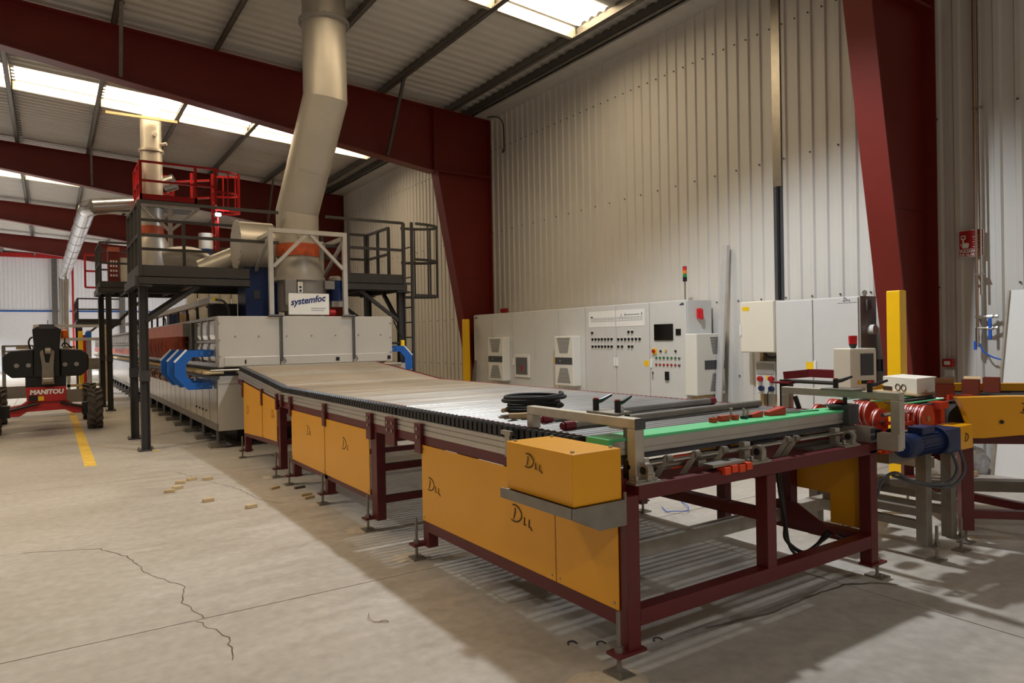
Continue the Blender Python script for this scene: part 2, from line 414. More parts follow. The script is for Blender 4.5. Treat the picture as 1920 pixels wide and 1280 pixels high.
# ---- red portal frames
def xin(z): return 8.52 - .183*z
def zbot(x): return 5.49 + .1415*(7.4-x)
FR_LAB = {4.1: 'red steel portal frame with column right of the yellow post and fire sign wall', 14.2: 'red steel portal frame whose column stands beyond the control cabinets',
          24.3: 'red steel portal frame behind the tall bent flue', 34.4: 'red portal frame fourth from the camera', 44.5: 'farthest red portal frame before the white end wall'}
for y0 in (4.1, 14.2, 24.3, 34.4, 44.5):
    f = thing('portal_frame', (8.7, y0+.16, 0), FR_LAB[y0], 'steel frame', 'red portal frames')
    y1 = y0+.32; ym = (y0+y1)/2
    col = MB(); zk = 5.5
    q = lambda u, v, t: (u, t, v)
    col.prism([(xin(0), 0), (8.97, 0), (8.97, zraf(8.97)), (7.46, zraf(7.46)), (7.46, zk+.02), (xin(zk), zk)], q, ym-.008, ym+.008)
    c = col.build('column', 'frame_red', f)
    MB().hexa([(xin(0)-.012, y0, 0), (xin(0)+.012, y0, 0), (xin(0)+.012, y1, 0), (xin(0)-.012, y1, 0), (xin(zk)-.012, y0, zk), (xin(zk)+.012, y0, zk), (xin(zk)+.012, y1, zk), (xin(zk)-.012, y1, zk)]).build('inner_flange', 'frame_red', c)
    MB().box(8.945, 8.965, y0, y1, 0, zraf(8.96)-.02).build('outer_flange', 'frame_red', c)
    MB().box(7.46, 8.945, y0+.02, y1-.02, zk-.02, zk+.02).build('knee_plate', 'frame_red', c)
    MB().box(7.44, 7.475, y0+.02, y1-.02, zk, zraf(7.46)).build('splice_plate', 'frame_red', c)
    MB().box(xin(3.05)+.02, 8.94, ym-.012, ym-.008, 3.04, 3.05).build('weld_seam', 'oxide', c)
    MB().box(xin(0)-.1, 9.0, y0-.05, y1+.05, 0, .025).build('base_plate', 'frame_red', c)
    xe, zt = -3.0, zraf(-3)
    MB().prism([(7.46, zbot(7.46)), (7.46, zraf(7.46)), (xe, zt), (xe, zbot(xe))], q, ym-.008, ym+.008).build('rafter', 'frame_red', f)
    def fl_(za, zb, nm, t=.012):
        MB().hexa([(xe, y0, zb-t), (7.46, y0, za-t), (7.46, y1, za-t), (xe, y1, zb-t), (xe, y0, zb+t), (7.46, y0, za+t), (7.46, y1, za+t), (xe, y1, zb+t)]).build(nm, 'frame_red', f)
    fl_(zbot(7.46), zbot(xe), 'bottom_flange'); fl_(zraf(7.46)-.012, zt-.012, 'top_flange')
    MB().hexa([(7.46, y0, zraf(7.46)-.024), (8.96, y0, zraf(8.96)-.024), (8.96, y1, zraf(8.96)-.024), (7.46, y1, zraf(7.46)-.024), (7.46, y0, zraf(7.46)), (8.96, y0, zraf(8.96)), (8.96, y1, zraf(8.96)), (7.46, y1, zraf(7.46))]).build('top_flange', 'frame_red', f)
    # far half of the frame (left of the ridge, outside the picture)
    MB().hexa([(XL, ym-.1, zraf(XL)-.8), (xe, ym-.1, zbot(xe)), (xe, ym+.1, zbot(xe)), (XL, ym+.1, zraf(XL)-.8), (XL, ym-.1, zraf(XL)), (xe, ym-.1, zt), (xe, ym+.1, zt), (XL, ym+.1, zraf(XL))]).build('rafter', 'frame_red', f)
    MB().box(XL, XL+.5, y0, y1, 0, zraf(XL)).build('column', 'frame_red', f)
    for x in (6.24, 1.1, 4.52 if y0 > 20 else 6.24):
        for dy in ((-1.15,) if y0 > 5 else ()):
            MB().beam((x, ym+dy, zraf(x)+.04), (x+.05, y0+.03, zbot(x)+.05), .06, .06).build('fly_brace', 'purlin', f)

# ---- high-bay lamps hanging from the roof (above the picture); far-end ones are added fill
def highbay(x, y, z, watts, colr, rad, label, beam=128):
    t = thing('high_bay_lamp', (x, y, z), label, 'lamp', 'high-bay lamps')
    MB().cyl((x, y, z+.06), (x, y, z+.42), rad*.6, 20).build('housing', 'galv', t)
    MB().cyl((x, y, z+.4), (x, y, roof_z(x)-.03), .012, 8).build('hanger', 'purlin', t)
    ld = bpy.data.lights.new('high_bay_bulb', 'SPOT'); ld.shadow_soft_size = rad*.7; ld.spot_size = R(beam); ld.spot_blend = .45; ld.energy = watts; ld.color = colr
    lo = bpy.data.objects.new('bulb', ld); COL.objects.link(lo); lo.parent = t; lo.location = (0, 0, .01)
    return t
highbay(4.8, 5.25, 6.45, LAMP_A, (.88, .94, 1.0), .22, 'high-bay lamp hanging over the near end of the roller table')
highbay(-2.4, -4.0, 6.5, LAMP_B, (1.0, .93, .85), .22, 'high-bay lamp hanging behind the camera')
highbay(5.6, -4.2, 6.4, LAMP_B*.5, (.88, .94, 1.0), .22, 'high-bay lamp near the right wall behind the camera')
highbay(-4.5, 9, 6.7, LAMP_B, (1.0, .95, .88), .22, 'high-bay lamp over the left aisle')
highbay(-5.5, 30, 6.9, FILL_END, (.88, .93, 1.0), .3, 'added fill lamp over the far left aisle')  # added fill, brightens the far end of the hall
highbay(-5.0, 46, 6.9, FILL_END, (.86, .92, 1.0), .3, 'added fill lamp before the end wall')  # added fill, stands in for cool daylight on the end wall
highbay(6.5, 47, 6.5, FILL_END, (.86, .92, 1.0), .3, 'added fill lamp at the far right corner')  # added fill for the right part of the end wall

# ================================================================== ROLLER CONVEYOR (three modules)
X0, X1 = 2.25, 4.44
XD, YD = (0, -1, 0), (0, 0, 1)          # writing directions on faces that look towards -X
def foot(parent, x, y, ztop=.3, zpl=.095, side=-1):
    # levelling foot outboard of a leg: lug plate, threaded rod, nut, base plate
    f = MB().box(min(x, x-side*.13), max(x, x-side*.13), y-.05, y+.05, zpl, zpl+.014)
    f = MB().box(x-.04, x+.14 if side < 0 else x+.04, y-.045, y+.045, zpl, zpl+.014) if side < 0 else MB().box(x-.14, x+.04, y-.045, y+.045, zpl, zpl+.014)
    o = f.build('foot_lug', 'oxide', parent)
    MB().cyl((x, y, .008), (x, y, ztop), .011, 8).build('threaded_rod', 'steel_dull', o)
    MB().cyl((x, y, zpl+.014), (x, y, zpl+.04), .022, 6).build('nut', 'steel_dull', o)
    MB().box(x-.05, x+.05, y-.06, y+.06, 0, .012).cyl((x-.03, y-.04, .012), (x-.03, y-.04, .035), .008, 6).build('base_plate', 'steel_dull', o)
def bolt_plate(parent, y, z0, z1, wd=.1, x=2.236):
    o = MB().box(x-.012, x+.012, y-wd/2, y+wd/2, z0, z1).build('bracket_plate', 'oxide', parent)
    mb = MB()
    for z in (z1-.04, z1-.1): mb.cyl((x-.02, y, z), (x-.012, y, z), .014, 6)
    mb.build('bolt', 'steel', o)
def alu_rail(parent, x0, x1, pa, pb, h=.1, outer=-1):
    # extruded profile with three grooves; pa/pb = (y, ztop)
    (ya, za), (yb, zb) = pa, pb
    xo = x0 if outer < 0 else x1; g = .008
    z = [0, .022, .03, .058, .066, .09, .1]; poly = []
    pts = [(xo, 0), (xo, -.02), (xo-outer*g, -.02), (xo-outer*g, -.028), (xo, -.028), (xo, -.056), (xo-outer*g, -.056), (xo-outer*g, -.064), (xo, -.064), (xo, -h), ((x1 if outer < 0 else x0), -h), ((x1 if outer < 0 else x0), 0)]
    n = len(pts); mb = MB()
    p = [(u, ya, za+v) for u, v in pts] + [(u, yb, zb+v) for u, v in pts]
    mb.add(p, [tuple(range(n)), tuple(range(2*n-1, n-1, -1))] + [(i, n+i, n+(i+1)%n, (i+1)%n) for i in range(n)])
    return mb.build('side_rail', 'alu', parent)
RX0, RX1 = 2.37, 4.37
def roller_mesh(mt): return MB().cyl((RX0, 0, 0), (RX1, 0, 0), .0245, 14).mesh('roller', mt)
rm_clean, rm_dust = roller_mesh('roller'), roller_mesh('roller_dusty')
def cap_mesh(red):
    mb = MB(); xa, xb = 2.275, 2.345
    mb.prism([(-.021, -.05), (.021, -.05), (.021, .018), (.012, .03), (-.012, .03), (-.021, .018)], lambda u, v, t: (t, u, v), xa, xb)
    mb.m(1).cyl((2.34, 0, 0), (2.38, 0, 0), .027 if red else .016, 12)
    return mb.mesh('end_cap', ['black', 'dark_red' if red else 'steel'])
cap_r, cap_n = cap_mesh(True), cap_mesh(False)
def rollers(parent, ys, zf, dusty, redf=lambda y: False):
    far = MB()
    for y in ys:
        o = inst('roller', rm_dust if dusty(y) else rm_clean, parent, (0, y, zf(y)))
        a_ = random.uniform(0, 6); o.rotation_euler = (a_, 0, 0)
        c = bpy.data.objects.new('end_cap', cap_r if redf(y) else cap_n); COL.objects.link(c); c.parent = o
        c.rotation_euler = (-a_, 0, 0)
        z = zf(y); far.m(0).box(4.395, 4.43, y-.021, y+.021, z-.05, z+.02).m(1).cyl((4.365, y, z), (4.395, y, z), .026, 8)
    far.build('far_end_caps', ['black', 'dark_red'], parent)['kind'] = 'stuff'
def frange(a, b, s):
    n = int(round((b-a)/s)); return [a + i*s for i in range(n+1)]
ZR = 1.0455
# ---------------- module 3 : near end
c3 = thing('roller_conveyor', (3.3, 3.7, 0), 'near roller table module with green-topped beam at its front end', 'conveyor', 'roller conveyor modules')
for y in (2.42, 4.5): MB().box(X0, X0+.08, y, y+.08, .095, .84).build('leg', 'oxide', c3, bevel=.004)
for y, z0 in ((2.42, .095), (3.0, .3), (3.58, .095), (4.5, .095)): MB().box(X1-.08, X1, y, y+.08, z0, .84).build('leg', 'oxide', c3, bevel=.004)
MB().box(3.305, 3.385, 2.42, 2.5, .29, .812).build('middle_post', 'oxide', c3, bevel=.004)
MB().box(X0+.08, X1-.08, 2.42, 2.5, .212, .292).build('front_bottom_rail', 'oxide', c3, bevel=.004)
MB().box(X0+.08, X1-.08, 2.42, 2.5, .812, .882).build('front_top_beam', 'oxide', c3, bevel=.004)
MB().box(X0, X0+.08, 2.5, 4.5, .212, .292).build('side_bottom_rail', 'oxide', c3)
MB().box(X1-.08, X1, 2.5, 4.5, .212, .292).build('side_bottom_rail', 'oxide', c3)
MB().box(X0, X0+.08, 2.5, 5.06, .84, .905).build('side_beam', 'oxide', c3)
MB().box(X1-.08, X1, 2.42, 5.06, .82, .885).build('side_beam', 'oxide', c3)
for z in (.212, .48): MB().box(X0+.08, X1-.08, 4.5, 4.56, z, z+.06).build('cross_rail', 'oxide', c3)
MB().box(3.31, 3.38, 2.5, 4.5, .55, .61).build('inner_rail', 'oxide', c3)
MB().box(X0+.08, 4.95, 2.97, 3.05, .3, .385).build('inner_beam', 'galv', c3)
pb = MB().box(2.33, 2.345, 2.96, 3.06, .27, .42)
for z in (.31, .38):
    for y in (2.985, 3.035): pb.cyl((2.322, y, z), (2.33, y, z), .01, 6)
pb.build('beam_bracket', 'steel', c3)
MB().prism([(2.55, .292), (3.3, .292), (3.0, .45), (2.85, .45)], lambda u, v, t: (t, u, v), 4.2, 4.21).build('gusset', 'oxide', c3)
alu_rail(c3, X0, X0+.06, (3.40, 1.005), (5.09, 1.005)); alu_rail(c3, X1-.06, X1, (2.43, .985), (5.09, .985), outer=1)
ends = MB()
for z in (.9, .945): ends.box(X1-.056, X1-.005, 2.426, 2.432, z, z+.03)
ends.build('rail_end_hole', 'grey_dark', c3)
# yellow panels
def ypanel(parent, ya, yb, z0a, z1a, z0b, z1b, x=2.243, bolts=True):
    # ya>yb ; heights at each end
    o = MB().hexa([(x-.004, ya, z0a), (x-.004, yb, z0b), (x+.004, yb, z0b), (x+.004, ya, z0a), (x-.004, ya, z1a), (x-.004, yb, z1b), (x+.004, yb, z1b), (x+.004, ya, z1a)]).build('cover_panel', 'yellow', parent, bevel=.003)
    if bolts:
        mb = MB()
        for (y, z) in ((ya-.03, z0a+.03), (yb+.03, z0b+.03), (ya-.03, z1a-.03), (yb+.03, z1b-.03)): mb.cyl((x-.008, y, z), (x-.004, y, z), .007, 8)
        mb.build('screw', 'steel', o)
    return o
pA = ypanel(c3, 4.565, 2.972, .288, .838, .288, .838)
pB = ypanel(c3, 2.962, 2.476, .288, .838, .288, .838)
dll((2.2375, 4.47, .52), XD, YD, .095, pA); dll((2.2375, 3.39, .525), XD, YD, .105, pA, r=.004)
MB().prism([(2.5, .3), (2.75, .3), (2.75, .5), (3.9, .5), (3.9, .8), (2.5, .8)], lambda u, v, t: (t, u, v), 4.442, 4.45).build('cover_panel', 'yellow', c3)
foot(c3, 2.212, 2.45); foot(c3, 2.212, 4.62); foot(c3, 4.475, 2.45, .11, side=1); foot(c3, 4.475, 4.6, .11, side=1)
bolt_plate(c3, 4.6, .775, .99); bolt_plate(c3, 5.045, .775, .99, .08)
rollers(c3, frange(2.85, 5.06, .0592), lambda y: ZR, lambda y: False, lambda y: y < 4.2)
sp = MB().box(2.232, 2.246, 3.39, 3.44, .9, 1.05).box(2.225, 2.25, 3.37, 3.47, 1.03, 1.055)
for z in (.92, .95, .98): sp.cyl((2.226, 3.415, z), (2.233, 3.415, z), .009, 6)
sp.build('end_bracket', 'steel', c3)
# gearbox cover and its sheet-metal tray
gc = MB().box(1.93, 2.222, 2.42, 2.965, .835, 1.076).build('gearbox_cover', 'yellow', c3, bevel=.008)
sb = MB()
for x, y in ((1.96, 2.46), (2.19, 2.46), (1.96, 2.92), (2.19, 2.92)): sb.cyl((x, y, 1.076), (x, y, 1.084), .01, 6)
sb.build('screw', 'steel', gc)
dll((1.9255, 2.79, .965), XD, YD, .072, gc, r=.003)
tr = MB()
tr.prism([(1.905, .84), (1.905, .795), (2.07, .715), (2.235, .715), (2.235, .87), (2.225, .87), (2.225, .835), (1.915, .835)], lambda u, v, t: (u, t, v), 2.405, 2.415)
tr.box(1.902, 1.908, 2.405, 2.98, .79, .84); tr.box(1.908, 2.235, 2.41, 2.98, .822, .83)
tr.hexa([(1.905, 2.41, .79), (2.07, 2.41, .715), (2.07, 2.75, .78), (1.905, 2.98, .79), (1.905, 2.41, .795), (2.07, 2.41, .72), (2.07, 2.75, .785), (1.905, 2.98, .795)])
tr.build('drip_tray', 'steel_dull', c3)
# green-topped transfer beam with its lifting gear
gb = MB().prism([(2.6, 1.0), (2.6, 1.022), (2.606, 1.022), (2.606, 1.03), (2.6, 1.03), (2.6, 1.07), (2.76, 1.07), (2.76, 1.0)], lambda u, v, t: (t, u, v), 2.33, 4.47).build('lift_beam', 'alu', c3)
MB().box(2.32, 4.475, 2.595, 2.765, 1.07, 1.086).build('green_strip', 'green', gb, bevel=.003)
MB().box(2.3, 2.33, 2.6, 2.76, .99, 1.075).box(2.295, 2.31, 2.595, 2.765, .985, 1.086).build('green_end', 'green', gb)
MB().box(2.36, 4.4, 2.62, 2.74, .965, 1.0).build('beam_underside', 'grey_dark', gb)
for x in (2.4, 3.27, 4.17):
    pbk = MB().box(x-.085, x+.085, 2.425, 2.495, .882, .894).box(x-.07, x+.07, 2.435, 2.485, .894, .904).build('bearing_plate', 'steel', c3)
    MB().cyl((x-.012, 2.45, .945), (x+.025, 2.45, .945), .036, 16).box(x-.01, x+.02, 2.42, 2.48, .9, .93).build('pillow_block', 'steel', pbk)
    MB().cyl((x-.014, 2.45, .945), (x+.027, 2.45, .945), .02, 12).build('bearing_bore', 'black', pbk)
    MB().cyl((x-.055, 2.45, .9), (x-.055, 2.45, .925), .012, 6).cyl((x+.055, 2.45, .9), (x+.055, 2.45, .925), .012, 6).build('bolt', 'steel', pbk)
    MB().box(x+.0, x+.05, 2.54, 2.58, .885, .985).build('lift_bracket', 'galv', c3)
MB().cyl((2.36, 2.52, .955), (4.35, 2.52, .955), .012, 10).build('torque_shaft', 'chrome', c3)
MB().cyl((2.36, 2.68, .93), (4.35, 2.68, .93), .01, 10).build('torque_shaft', 'chrome', c3)
for x in (2.62, 2.83, 3.05, 3.62, 3.7):
    MB().beam((x, 2.5, .985), (x-.05, 2.56, .86), .03, .03).cyl((x-.02, 2.505, .97), (x+.02, 2.505, .97), .02, 10).build('lever_arm', 'steel_dull', c3)
MB().cyl((2.45, 2.58, .92), (2.8, 2.58, .92), .024, 12).cyl((2.8, 2.58, .92), (3.05, 2.58, .92), .009, 8).build('air_cylinder', 'steel', c3)
MB().cyl((3.4, 2.6, .945), (3.62, 2.6, .945), .026, 12).cyl((3.1, 2.6, .945), (3.4, 2.6, .945), .009, 8).build('air_cylinder', 'black', c3)
MB().box(2.7, 2.86, 2.56, 2.6, .9, .96).build('valve_block', 'orange', c3)
ob = MB()
for i, x in enumerate((2.93, 2.99, 3.05, 3.11)): ob.box(x, x+.045, 2.4, 2.46, .868 if i % 2 else .862, .905 if i % 2 else .9)
ob.box(2.925, 3.16, 2.43, 2.47, .862, .88).build('terminal_strip', 'orange', c3)
MB().box(2.86, 3.12, 2.42, 2.52, .905, .92).box(2.84, 2.9, 2.5, 2.58, .9, .935).build('clamp_plate', 'steel', c3)
MB().box(2.36, 2.44, 2.52, 2.56, .89, .985).build('valve_block', 'black', c3)
MB().box(2.45, 2.48, 2.5, 2.6, .885, .99).build('lift_plate', 'galv', c3)
MB().box(2.33, 4.36, 2.7, 2.74, .75, .9).build('rear_plate', 'oxide', c3)
MB().box(3.9, 4.3, 2.52, 2.9, .87, .885).build('drip_plate', 'steel_dull', c3)
hose = MB().tube([(3.85, 2.75, .8), (3.84, 2.72, .6), (3.86, 2.7, .4), (3.84, 2.68, .3), (3.92, 2.62, .22), (4.05, 2.6, .25), (4.2, 2.62, .3), (4.33, 2.58, .25)], .012, 8)
hose.tube([(3.87, 2.75, .8), (3.86, 2.7, .45), (3.85, 2.66, .26), (3.9, 2.6, .2), (4.02, 2.58, .26), (4.2, 2.6, .29)], .01, 8); hose.build('cable', 'black', c3)
MB().tube([(2.9, 3.3, .3), (2.92, 3.28, .18), (2.98, 3.24, .13), (3.05, 3.2, .2), (3.05, 3.18, .3)], .007, 6).build('cable', 'black', c3)

# ---------------- module 2 : middle
c2 = thing('roller_conveyor', (3.3, 6.7, 0), 'middle roller table module with two yellow doors', 'conveyor', 'roller conveyor modules')
for x in (X0, X1-.08):
    MB().box(x, x+.08, 5.43, 5.55, .095, .84).build('leg', 'oxide', c2, bevel=.004)
    MB().box(x, x+.08, 6.67, 6.75, .095, .84).build('leg', 'oxide', c2)
    MB().box(x, x+.08, 7.78, 7.86, .095, .84).build('leg', 'oxide', c2)
    MB().box(x, x+.08, 5.55, 7.78, .245, .298).build('side_bottom_rail', 'oxide', c2)
    MB().box(x, x+.08, 5.1, 8.28, .838, .905).build('side_beam', 'oxide', c2)
for z in (.23, .5, .74): MB().box(X0+.08, X1-.08, 5.45, 5.51, z, z+.055).build('cross_rail', 'oxide', c2)
for z in (.25, .6): MB().box(X0+.08, X1-.08, 7.79, 7.85, z, z+.055).build('cross_rail', 'oxide', c2)
alu_rail(c2, X0, X0+.06, (5.1, 1.005), (8.27, 1.01)); alu_rail(c2, X1-.06, X1, (5.1, .985), (8.27, .985), outer=1)
d1 = ypanel(c2, 7.83, 6.718, .292, .84, .292, .84); d2 = ypanel(c2, 6.702, 5.565, .292, .84, .292, .84)
dll((2.2385, 7.28, .62), XD, YD, .1, d1, strokes=3); dll((2.2385, 6.22, .6), XD, YD, .11, d2, strokes=3)
for y in (5.5, 6.7, 7.84): foot(c2, 2.212, y+.05 if y < 6 else y+.02); foot(c2, 4.475, y, .11, side=1)
for y, wd in ((5.54, .1), (6.7, .08), (7.86, .08), (5.135, .1), (8.2, .06)): bolt_plate(c2, y, .77 if wd > .07 else .85, .99, wd)
rollers(c2, frange(5.12, 8.26, .0592), lambda y: ZR, lambda y: random.random() < (y-4.9)*.4, lambda y: 4 < y < 5.9 or y > 7.7)
# ---------------- module 1 : ramp up to the kiln
def zi(y): return ZR + .0865*(y-8.3)
c1 = thing('roller_conveyor', (3.3, 9.3, 0), 'sloping roller table module rising to the kiln mouth', 'conveyor', 'roller conveyor modules')
for x in (X0, X1-.08):
    MB().box(x, x+.08, 8.33, 8.43, .095, .86).build('leg', 'oxide', c1); MB().box(x, x+.08, 10.08, 10.16, .08, 1.0).build('leg', 'oxide', c1)
    MB().hexa([(x, 8.33, .84), (x+.08, 8.33, .84), (x+.08, 10.5, 1.02), (x, 10.5, 1.02), (x, 8.33, .905), (x+.08, 8.33, .905), (x+.08, 10.5, 1.085), (x, 10.5, 1.085)]).build('side_beam', 'oxide', c1)
    MB().hexa([(x, 8.4, .36), (x+.08, 8.4, .36), (x+.08, 10.1, .3), (x, 10.1, .3), (x, 8.4, .415), (x+.08, 8.4, .415), (x+.08, 10.1, .345), (x, 10.1, .345)]).build('side_bottom_rail', 'oxide', c1)
for z in (.38, .6, .75): MB().box(X0+.08, X1-.08, 8.35, 8.41, z, z+.055).build('cross_rail', 'oxide', c1)
alu_rail(c1, X0, X0+.06, (8.3, 1.01), (10.45, 1.196)); alu_rail(c1, X1-.06, X1, (8.3, .985), (10.45, 1.17), outer=1)
e1 = ypanel(c1, 10.12, 9.13, .345, 1.05, .392, .965); e2 = ypanel(c1, 9.1, 8.44, .394, .962, .415, .905)
dll((2.2385, 9.95, .62), XD, YD, .12, e1, strokes=2); dll((2.2385, 8.68, .68), XD, YD, .1, e2, strokes=3)
foot(c1, 2.212, 8.4); foot(c1, 2.212, 10.12, .3); foot(c1, 4.475, 8.4, .11, side=1)
for y, z in ((8.42, .86), (9.11, .86), (10.15, .9)): bolt_plate(c1, y, z-.06, z+.13+.03*(y-8.4), .06)
rollers(c1, frange(8.32, 10.5, .0592), zi, lambda y: random.random() < .85)
MB().box(RX0, RX1+.04, 10.54, 11.18, 1.14, 1.19).build('bridge_plate', 'steel_dull', c1)

# ---------------- guide brackets and clamp levers
def lever(parent, c, ang, L=.11):
    x, y, z = c; d = Vector((math.cos(ang), math.sin(ang), 0))
    MB().cyl((x, y, z), (x, y, z+.06), .017, 12).tube([Vector((x, y, z+.045)), Vector((x, y, z+.05)) + d*.04, Vector((x, y, z+.075)) + d*L], .011, 8, rs=[.014, .012, .008]).m(1).cyl((x, y, z+.06), (x, y, z+.066), .013, 12).build('clamp_lever', ['black', 'plastic_red'], parent)
gbk = MB().box(2.36, 2.42, 2.47, 2.53, .875, 1.145).box(2.36, 2.42, 3.33, 3.39, .98, 1.145).box(2.36, 2.42, 2.47, 3.39, 1.145, 1.195).build('guide_bracket', 'galv', c3, bevel=.004)
MB().box(2.358, 2.422, 2.462, 2.47, 1.143, 1.197).build('end_cap', 'grey_dark', gbk)
MB().box(2.35, 2.43, 2.465, 2.535, .82, .875).build('clamp_block', 'black', gbk)
MB().hexa([(2.38, 2.62, 1.195), (2.52, 2.66, 1.195), (2.52, 2.86, 1.195), (2.38, 2.86, 1.195), (2.38, 2.62, 1.207), (2.52, 2.66, 1.207), (2.52, 2.86, 1.207), (2.38, 2.86, 1.207)]).build('clamp_plate', 'steel_dull', gbk)
lever(gbk, (2.43, 2.84, 1.207), .0); lever(gbk, (2.44, 2.68, 1.207), .15)
MB().cyl((2.47, 2.7, 1.207), (2.47, 2.7, 1.235), .022, 12).build('clear_knob', 'poly', gbk)
MB().box(2.42, 2.5, 2.585, 2.62, 1.0, 1.145).box(2.36, 2.5, 2.56, 2.66, 1.135, 1.147).build('hanger_plate', 'grey_side', gbk)
MB().cyl((2.45, 2.62, 1.14), (2.45, 2.62, 1.2), .014, 8).build('stud', 'black', gbk)
gb2 = MB().box(4.4, 4.46, 2.25, 2.31, .86, 1.165).box(4.4, 4.46, 3.03, 3.09, .97, 1.165).box(4.4, 4.46, 2.25, 3.09, 1.165, 1.215).build('guide_bracket', 'galv', c3, bevel=.004)
MB().box(4.385, 4.45, 2.255, 2.39, .85, .955).build('clamp_block', 'galv', gb2)
MB().box(4.3, 4.46, 2.5, 2.72, 1.215, 1.227).build('clamp_plate', 'steel_dull', gb2)
lever(gb2, (4.38, 2.66, 1.227), -.6); lever(gb2, (4.4, 2.44, 1.21), -.7)
MB().cyl((4.42, 2.62, 1.08), (4.42, 2.62, 1.17), .014, 8).build('stud', 'black', gb2)
MB().box(4.36, 4.48, 2.56, 2.7, .99, 1.12).box(4.28, 4.48, 2.6, 2.7, 1.11, 1.12).build('stop_plate', 'grey_dark', gb2)
MB().beam((4.43, 3.0, 1.15), (4.45, 2.96, 1.0), .03, .03).build('gusset', 'black', gb2)

# ---------------- loose things lying on the table
def loose_roller(a, b, label, mt, red0, red1):
    o = thing('loose_roller', a, label, 'roller', 'loose rollers on the table')
    a = Vector(a); b = Vector(b); d = (b-a).normalized()
    MB().cyl(a, b, .0245, 16).build('tube', mt, o)
    if red0: MB().cyl(a-d*.075, a, .027, 12).cyl(a-d*.09, a-d*.075, .02, 12).build('sleeve', 'dark_red', o)
    if red1: MB().cyl(b, b+d*.06, .027, 12).build('sleeve', 'dark_red', o)
ZT = ZR + .0245 + .0247
loose_roller((2.5, 3.12, ZT), (4.28, 3.19, ZT), 'loose grey roller nearest the green strip', 'steel_dull', True, False)
loose_roller((2.6, 3.47, ZT), (4.16, 3.55, ZT), 'loose grey roller lying beside the black cable coil', 'roller', True, True)
ck = thing('cable_coil', (2.78, 3.9, 1.07), 'coil of thick black cable on the rollers', 'cable')
pts = []
rc = random.Random(4); tn = [(rc.uniform(.12, .2), rc.uniform(-.03, .04), rc.uniform(-.02, .03), rc.uniform(-.012, .016)) for _ in range(11)]
for i in range(9*24):
    t = i/24; k = int(t); f = t-k; a = 2*math.pi*t; A, B = tn[k], tn[k+1]; L_ = [A[j]*(1-f)+B[j]*f for j in range(4)]
    pts.append((2.76 + L_[0]*math.cos(a)*1.08 + L_[1], 3.88 + L_[0]*math.sin(a) + L_[2], 1.089 + .0115*t + max(-.006, L_[3])*math.sin(a+k) + (.012 if t > 5 else 0)))
MB().tube(pts, .0125, 8).build('cable_loop', 'rubber', ck)
MB().tube([(2.6, 3.95, 1.11), (2.55, 3.92, 1.115), (2.52, 3.9, 1.115)], .014, 8).build('cable_end', 'wood', ck)
MB().tube([(2.58, 3.7, 1.095), (2.52, 3.72, 1.095), (2.47, 3.75, 1.095)], .02, 8).build('cable_end', 'cardboard', ck)
GZ = 1.087
def small(name, label, cat, mats, fn, group='clamp parts on the green strip'):
    mb = MB(); fn(mb); o = mb.build(name, mats, bevel=.002); tag(o, label, cat, group)
small('plastic_clamp', 'small orange clamp block, first from the near end of the green strip', 'clamp', ['plastic_red', 'steel'], lambda m: (m.box(3.2, 3.235, 2.7, 2.735, GZ, GZ+.028), m.m(1).cyl((3.217, 2.717, GZ+.028), (3.217, 2.717, GZ+.036), .009, 8)))
small('plastic_clamp', 'flat orange clamp with steel screw lying on its side', 'clamp', ['plastic_red', 'steel'], lambda m: (m.box(3.28, 3.36, 2.71, 2.74, GZ, GZ+.032), m.m(1).cyl((3.36, 2.725, GZ+.014), (3.385, 2.725, GZ+.014), .007, 8)))
small('plastic_clamp', 'orange clamp standing up with a tall steel bolt', 'clamp', ['plastic_red', 'steel'], lambda m: (m.box(3.395, 3.43, 2.7, 2.735, GZ, GZ+.03), m.m(1).cyl((3.413, 2.745, GZ), (3.413, 2.745, GZ+.06), .007, 8).cyl((3.413, 2.745, GZ+.06), (3.413, 2.745, GZ+.068), .012, 8)))
small('bolt', 'black footed steel bolt in the middle of the clamp parts', 'bolt', ['black', 'steel'], lambda m: (m.cyl((3.5, 2.72, GZ), (3.5, 2.72, GZ+.016), .022, 12), m.m(1).cyl((3.5, 2.72, GZ+.016), (3.5, 2.72, GZ+.062), .008, 8)))
small('bolt', 'second black footed steel bolt beside the long orange clamp', 'bolt', ['black', 'steel'], lambda m: (m.cyl((3.55, 2.735, GZ), (3.55, 2.735, GZ+.014), .02, 12), m.m(1).cyl((3.55, 2.735, GZ+.014), (3.56, 2.735, GZ+.052), .008, 8)))
small('plastic_clamp', 'long orange clamp wedge in the middle of the green strip', 'clamp', 'plastic_red', lambda m: m.hexa([(3.57, 2.71, GZ), (3.66, 2.7, GZ), (3.66, 2.74, GZ), (3.57, 2.74, GZ), (3.57, 2.71, GZ+.02), (3.66, 2.7, GZ+.036), (3.66, 2.74, GZ+.036), (3.57, 2.74, GZ+.02)]))
small('plastic_clamp', 'largest orange clamp farthest along the green strip', 'clamp', 'plastic_red', lambda m: m.hexa([(3.72, 2.7, GZ), (3.86, 2.68, GZ), (3.86, 2.735, GZ), (3.72, 2.74, GZ), (3.72, 2.7, GZ+.025), (3.86, 2.68, GZ+.05), (3.86, 2.735, GZ+.05), (3.72, 2.74, GZ+.025)]))
small('screwdriver', 'thin steel screwdriver lying on the green strip', 'tool', ['steel', 'black'], lambda m: (m.cyl((3.9, 2.72, GZ+.008), (4.02, 2.69, GZ+.008), .008, 8), m.m(1).cyl((4.02, 2.69, GZ+.006), (4.18, 2.66, GZ+.006), .004, 6)), None)

